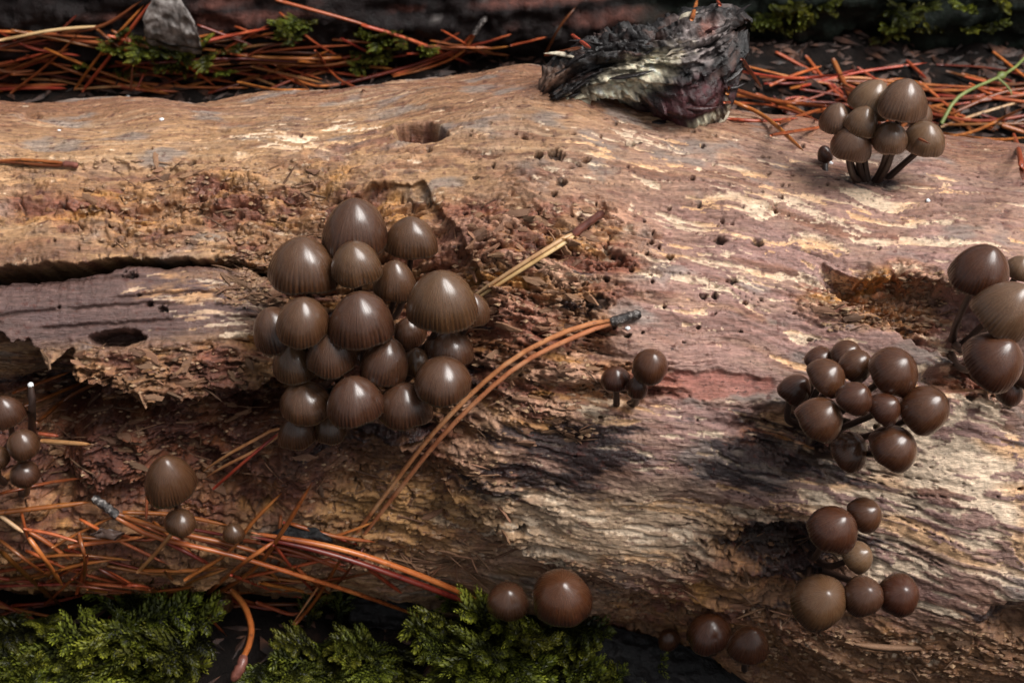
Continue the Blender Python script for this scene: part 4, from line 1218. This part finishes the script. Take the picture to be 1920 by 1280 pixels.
tag(slab('bark_strip', [(1050, 1172, 1215), (1120, 1168, 1260), (1240, 1196, 1330), (1330, 1228, 1380), (1440, 1282, 1400)], .006, 'bark', 1, 60, 22, .006, .012), 'long wet black bark strip leaning on the log foot beside the moss', 'bark')
tag(slab('bark_chip', [(655, 1120, 1165), (700, 1112, 1178), (770, 1098, 1178), (815, 1108, 1168), (838, 1125, 1150)], .005, 'bark', 2, 30, 16, .005, .010), 'small black bark chip wedged between the thick red needles', 'bark')
tag(slab('bark_chip', [(270, 30, 68), (290, -10, 76), (322, -25, 84), (345, 5, 90), (372, 58, 92)], .004, 'chip', 3, 26, 18, .004, .016, .01), 'smooth grey triangular bark chip resting on the litter behind the log', 'bark')
tag(slab('bark_chip', [(490, 1012, 1022), (540, 980, 1012), (600, 990, 1020), (620, 1008, 1016)], .003, 'bark', 4, 18, 8, .002, .004), 'dark thin chip under the thick red needle pair', 'bark')
for i, (x, y, w_, h_, lb) in enumerate([(200, 1000, 60, 22, 'torn tan leaf scrap under the needle pile'), (640, 1245, 40, 30, 'pale curled leaf scrap in the dark gap of the moss'),
                                        (810, 1195, 36, 14, 'thin brown leaf scrap between two moss tufts'), (820, 1185, 30, 14, 'small grey leaf scrap below the black chip')]):
    tag(slab('leaf_scrap', [(x - w_ / 2, y, y + 4), (x - w_ / 5, y - h_ / 2, y + h_ / 3), (x + w_ / 4, y - h_ / 3, y + h_ / 2), (x + w_ / 2, y - 2, y + 3)], .0008, 'leafbit', 10 + i, 14, 8, .002, .005), lb, 'leaf')

# green sprig
P = lay([(1765, 232), (1800, 180), (1890, 136), (1930, 100)], .001, n=12, push=.01)
rt = empty('green_sprig', P[0]); tag(rt, 'thin green plant sprig with a pale bud over the litter beyond the tan tuft', 'plant')
V, F = tube(P - P[0], np.linspace(.0009, .0006, 12), 7); link(bpy.data.objects.new('stem', mesh_np('stem', V, F, M['sprig'])), rt)
V, F = tube(spline([P[7] - P[0], P[8] - P[0]], 7), np.array([.0006, .0014, .0019, .0020, .0017, .0012, .0004]), 9); link(bpy.data.objects.new('bud', mesh_np('bud', V, F, M['sprig'])), rt)
V, F = tube(spline([P[7] - P[0], P[7] - P[0] + RIGHT * .006 + UP * -.006, P[7] - P[0] + RIGHT * .007 - UP * .014], 8), np.linspace(.0007, .0003, 8), 6); link(bpy.data.objects.new('side_shoot', mesh_np('side_shoot', V, F, M['sprig'])), rt)

# small white beads standing in for bright glints on water drops
for x, y, lb in [(303, 224, 'tiny white bead beside a pit on top of the log'), (111, 246, 'tiny white bead by the frayed end of the log top'), (240, 181, 'white speck on the upper rim of the log'), (1558, 306, 'bluish white speck at the foot of the tan tuft'), (1740, 376, 'bluish white speck on wood below the tan tuft'), (1177, 615, 'white fleck under the grey needle sheath')]:
    h_ = hit_log(x, y); bm = bmesh.new(); bmesh.ops.create_icosphere(bm, subdivisions=2, radius=.0008)
    for v_ in bm.verts: v_.co *= 1 + .25 * math.sin(v_.co.x * 9000 + x); v_.co.z *= .7
    me = bpy.data.meshes.new('white_bead'); bm.to_mesh(me); bm.free(); me.materials.append(M['bead']); me.polygons.foreach_set('use_smooth', np.ones(len(me.polygons), bool))
    o = link(bpy.data.objects.new('white_bead', me)); o.location = h_[0]; tag(o, lb, 'speck')


gv, gf = [], []
for _ in range(5200):
    if rg.random() < .8: x, y = rg.uniform(-.26, .26), rg.uniform(.05, .30)
    else: x, y = rg.uniform(-.2, .2), rg.uniform(-.2, -.08)
    z = float(ground_z(np.array(x), np.array(y))); s_ = rg.uniform(.0006, .0028); a_ = rg.uniform(0, 6.28); b = len(gv)
    ca, sa = math.cos(a_), math.sin(a_); lx, ly, lz = s_ * rg.uniform(1, 4), s_ * rg.uniform(.5, 1.2), s_ * rg.uniform(.3, .9)
    for q_ in ((1, .2, 0), (-1, -.2, .4), (.1, 1, 0), (0, -1, .2), (.1, .1, 1), (0, 0, -.6)):
        X_, Y_ = q_[0] * lx, q_[1] * ly
        gv.append((x + X_ * ca - Y_ * sa, y + X_ * sa + Y_ * ca, z + q_[2] * lz + lz * .3))
    gf += [(b + i, b + j, b + k) for i, j, k in ((0, 2, 4), (2, 1, 4), (1, 3, 4), (3, 0, 4), (2, 0, 5), (1, 2, 5), (3, 1, 5), (0, 3, 5))]
me = bpy.data.meshes.new('litter_crumbs'); me.from_pydata(gv, [], gf); me.update()
me.materials.append(mat_flat('litter', [(0.35, (0.012, 0.008, 0.007)), (0.55, (0.05, 0.022, 0.014)), (0.72, (0.15, 0.06, 0.03))], 130, 0.7, 0))
tag(link(bpy.data.objects.new('litter_crumbs', me)), 'dark crumbly forest litter around the logs', 'litter', None, 'stuff')


# ------------------------------------------------------------------ loose wood on the log: slivers, flakes, crumbs (parts of the log)
def sliver_mesh(seed):
    r_ = np.random.default_rng(seed); n = 7
    t = np.linspace(0, 1, n)
    P_ = np.stack([t - .5, .06 * np.sin(t * 3 + seed) * r_.uniform(-1, 1), .10 * (t - .5) ** 2 * r_.uniform(-1, 3)], -1)
    V, F = tube(P_, np.interp(t, [0, .2, .8, 1], [.25, 1, .8, .1]) * .035, 4, .45)
    return mesh_np('splinter', V, F, M['sliver'], False)


def flake_mesh(seed):
    r_ = np.random.default_rng(seed); n = 11
    a = np.sort(r_.uniform(0, 6.28, n)); r = r_.uniform(.55, 1.0, n)
    x, y = r * np.cos(a) * .55, r * np.sin(a) * .17
    z = .22 * x * x * r_.uniform(-1, 2) + .3 * y * r_.uniform(-.4, .4)
    V = [(0, 0, .03)] + [(x[i], y[i], z[i]) for i in range(n)] + [(x[i] * .96, y[i] * .96, z[i] - .07) for i in range(n)]
    F = [(0, 1 + i, 1 + (i + 1) % n) for i in range(n)] + [(1 + i, 1 + n + i, 1 + n + (i + 1) % n, 1 + (i + 1) % n) for i in range(n)]
    me = bpy.data.meshes.new('wood_flake'); me.from_pydata(V, [], F); me.update(); me.materials.append(M['sliver'])
    return me


SL = [sliver_mesh(i) for i in range(6)]; FLK = [flake_mesh(30 + i) for i in range(8)]


def stick(kind, x, y, size, yaw, pitch, lift=.0006):
    h_ = hit_log(x, y); nrm = Vector(h_[1]).normalized()
    if nrm.dot(Vector(FWD)) > 0: nrm = -nrm
    tx = (Vector((1, -.12, 0)) - nrm * Vector((1, -.12, 0)).dot(nrm)).normalized(); ty = nrm.cross(tx)
    Mx = Matrix((tx, ty, nrm)).transposed().to_quaternion() @ Matrix.Rotation(R_(yaw), 3, 'Z').to_quaternion() @ Matrix.Rotation(R_(-pitch), 3, 'Y').to_quaternion()
    o = link(bpy.data.objects.new(kind, rg.choice(SL if kind == 'splinter' else FLK)), log)
    o.rotation_mode = 'QUATERNION'; o.rotation_quaternion = Mx
    o.location = Vector(h_[0]) + nrm * lift; o.scale = (size,) * 3
    return o


zones = [(150, 620, 300, 470, 46), (60, 520, 650, 920, 80), (850, 1120, 380, 830, 70), (560, 960, 850, 1090, 60), (1000, 1300, 1050, 1160, 20), (1400, 1920, 1180, 1270, 10), (1540, 1800, 510, 620, 18), (420, 520, 470, 570, 40), (1380, 1520, 980, 1160, 24)]
for x0, x1, y0, y1, n in zones:
    for _ in range(n):
        x, y = rg.uniform(x0, x1), rg.uniform(y0, y1)
        if rg.random() < .58: stick('splinter', x, y, rg.uniform(.005, .014), rg.gauss(0, 22), rg.uniform(-6, 24))
        else: stick('wood_flake', x, y, rg.uniform(.004, .011), rg.gauss(0, 25), rg.uniform(-5, 22))
for _ in range(64): stick('wood_flake', rg.uniform(860, 1110), rg.uniform(400, 820), rg.uniform(.005, .012), rg.gauss(0, 20), rg.uniform(-6, 14), .0003)
for _ in range(50): stick('wood_flake', rg.uniform(80, 520), rg.uniform(660, 900), rg.uniform(.005, .012), rg.gauss(0, 20), rg.uniform(-6, 16), .0003)
for _ in range(36): stick('splinter', rg.uniform(730, 930), rg.uniform(1035, 1090), rg.uniform(.008, .016), rg.gauss(0, 40), rg.uniform(0, 25), .0012)
o = stick('splinter', 1700, 1206, .038, -4, 2, .001); o['label'] = 'long golden splinter'

cr = []
cfaces = []
for _ in range(2600):
    x0, x1, y0, y1, n = zones[rg.randrange(len(zones) - 1)]
    x, y = rg.uniform(x0, x1), rg.uniform(y0, y1); h_ = hit_log(x, y); s_ = rg.uniform(.0003, .0011)
    b = len(cr)
    for q_ in ((1, 0, 0), (-1, 0, 0), (0, 1, 0), (0, -1, 0), (0, 0, .8), (0, 0, -.8)):
        cr.append(h_[0] + h_[1] * s_ * .3 + np.array(q_) * s_ * np.array((rg.uniform(.6, 2.2), rg.uniform(.5, 1.2), rg.uniform(.5, 1.1))))
    cfaces += [(b + i, b + j, b + k) for i, j, k in ((0, 2, 4), (2, 1, 4), (1, 3, 4), (3, 0, 4), (2, 0, 5), (1, 2, 5), (3, 1, 5), (0, 3, 5))]
me = bpy.data.meshes.new('wood_crumbs'); me.from_pydata([tuple(map(float, v_)) for v_ in cr], [], cfaces); me.update()
me.materials.append(mat_flat('crumbs', [(0.3, (0.09, 0.04, 0.025)), (0.5, (0.24, 0.13, 0.07)), (0.7, (0.42, 0.28, 0.15))], 500, 0.7, 0))
o = link(bpy.data.objects.new('wood_crumbs', me), log); o['kind'] = 'stuff'
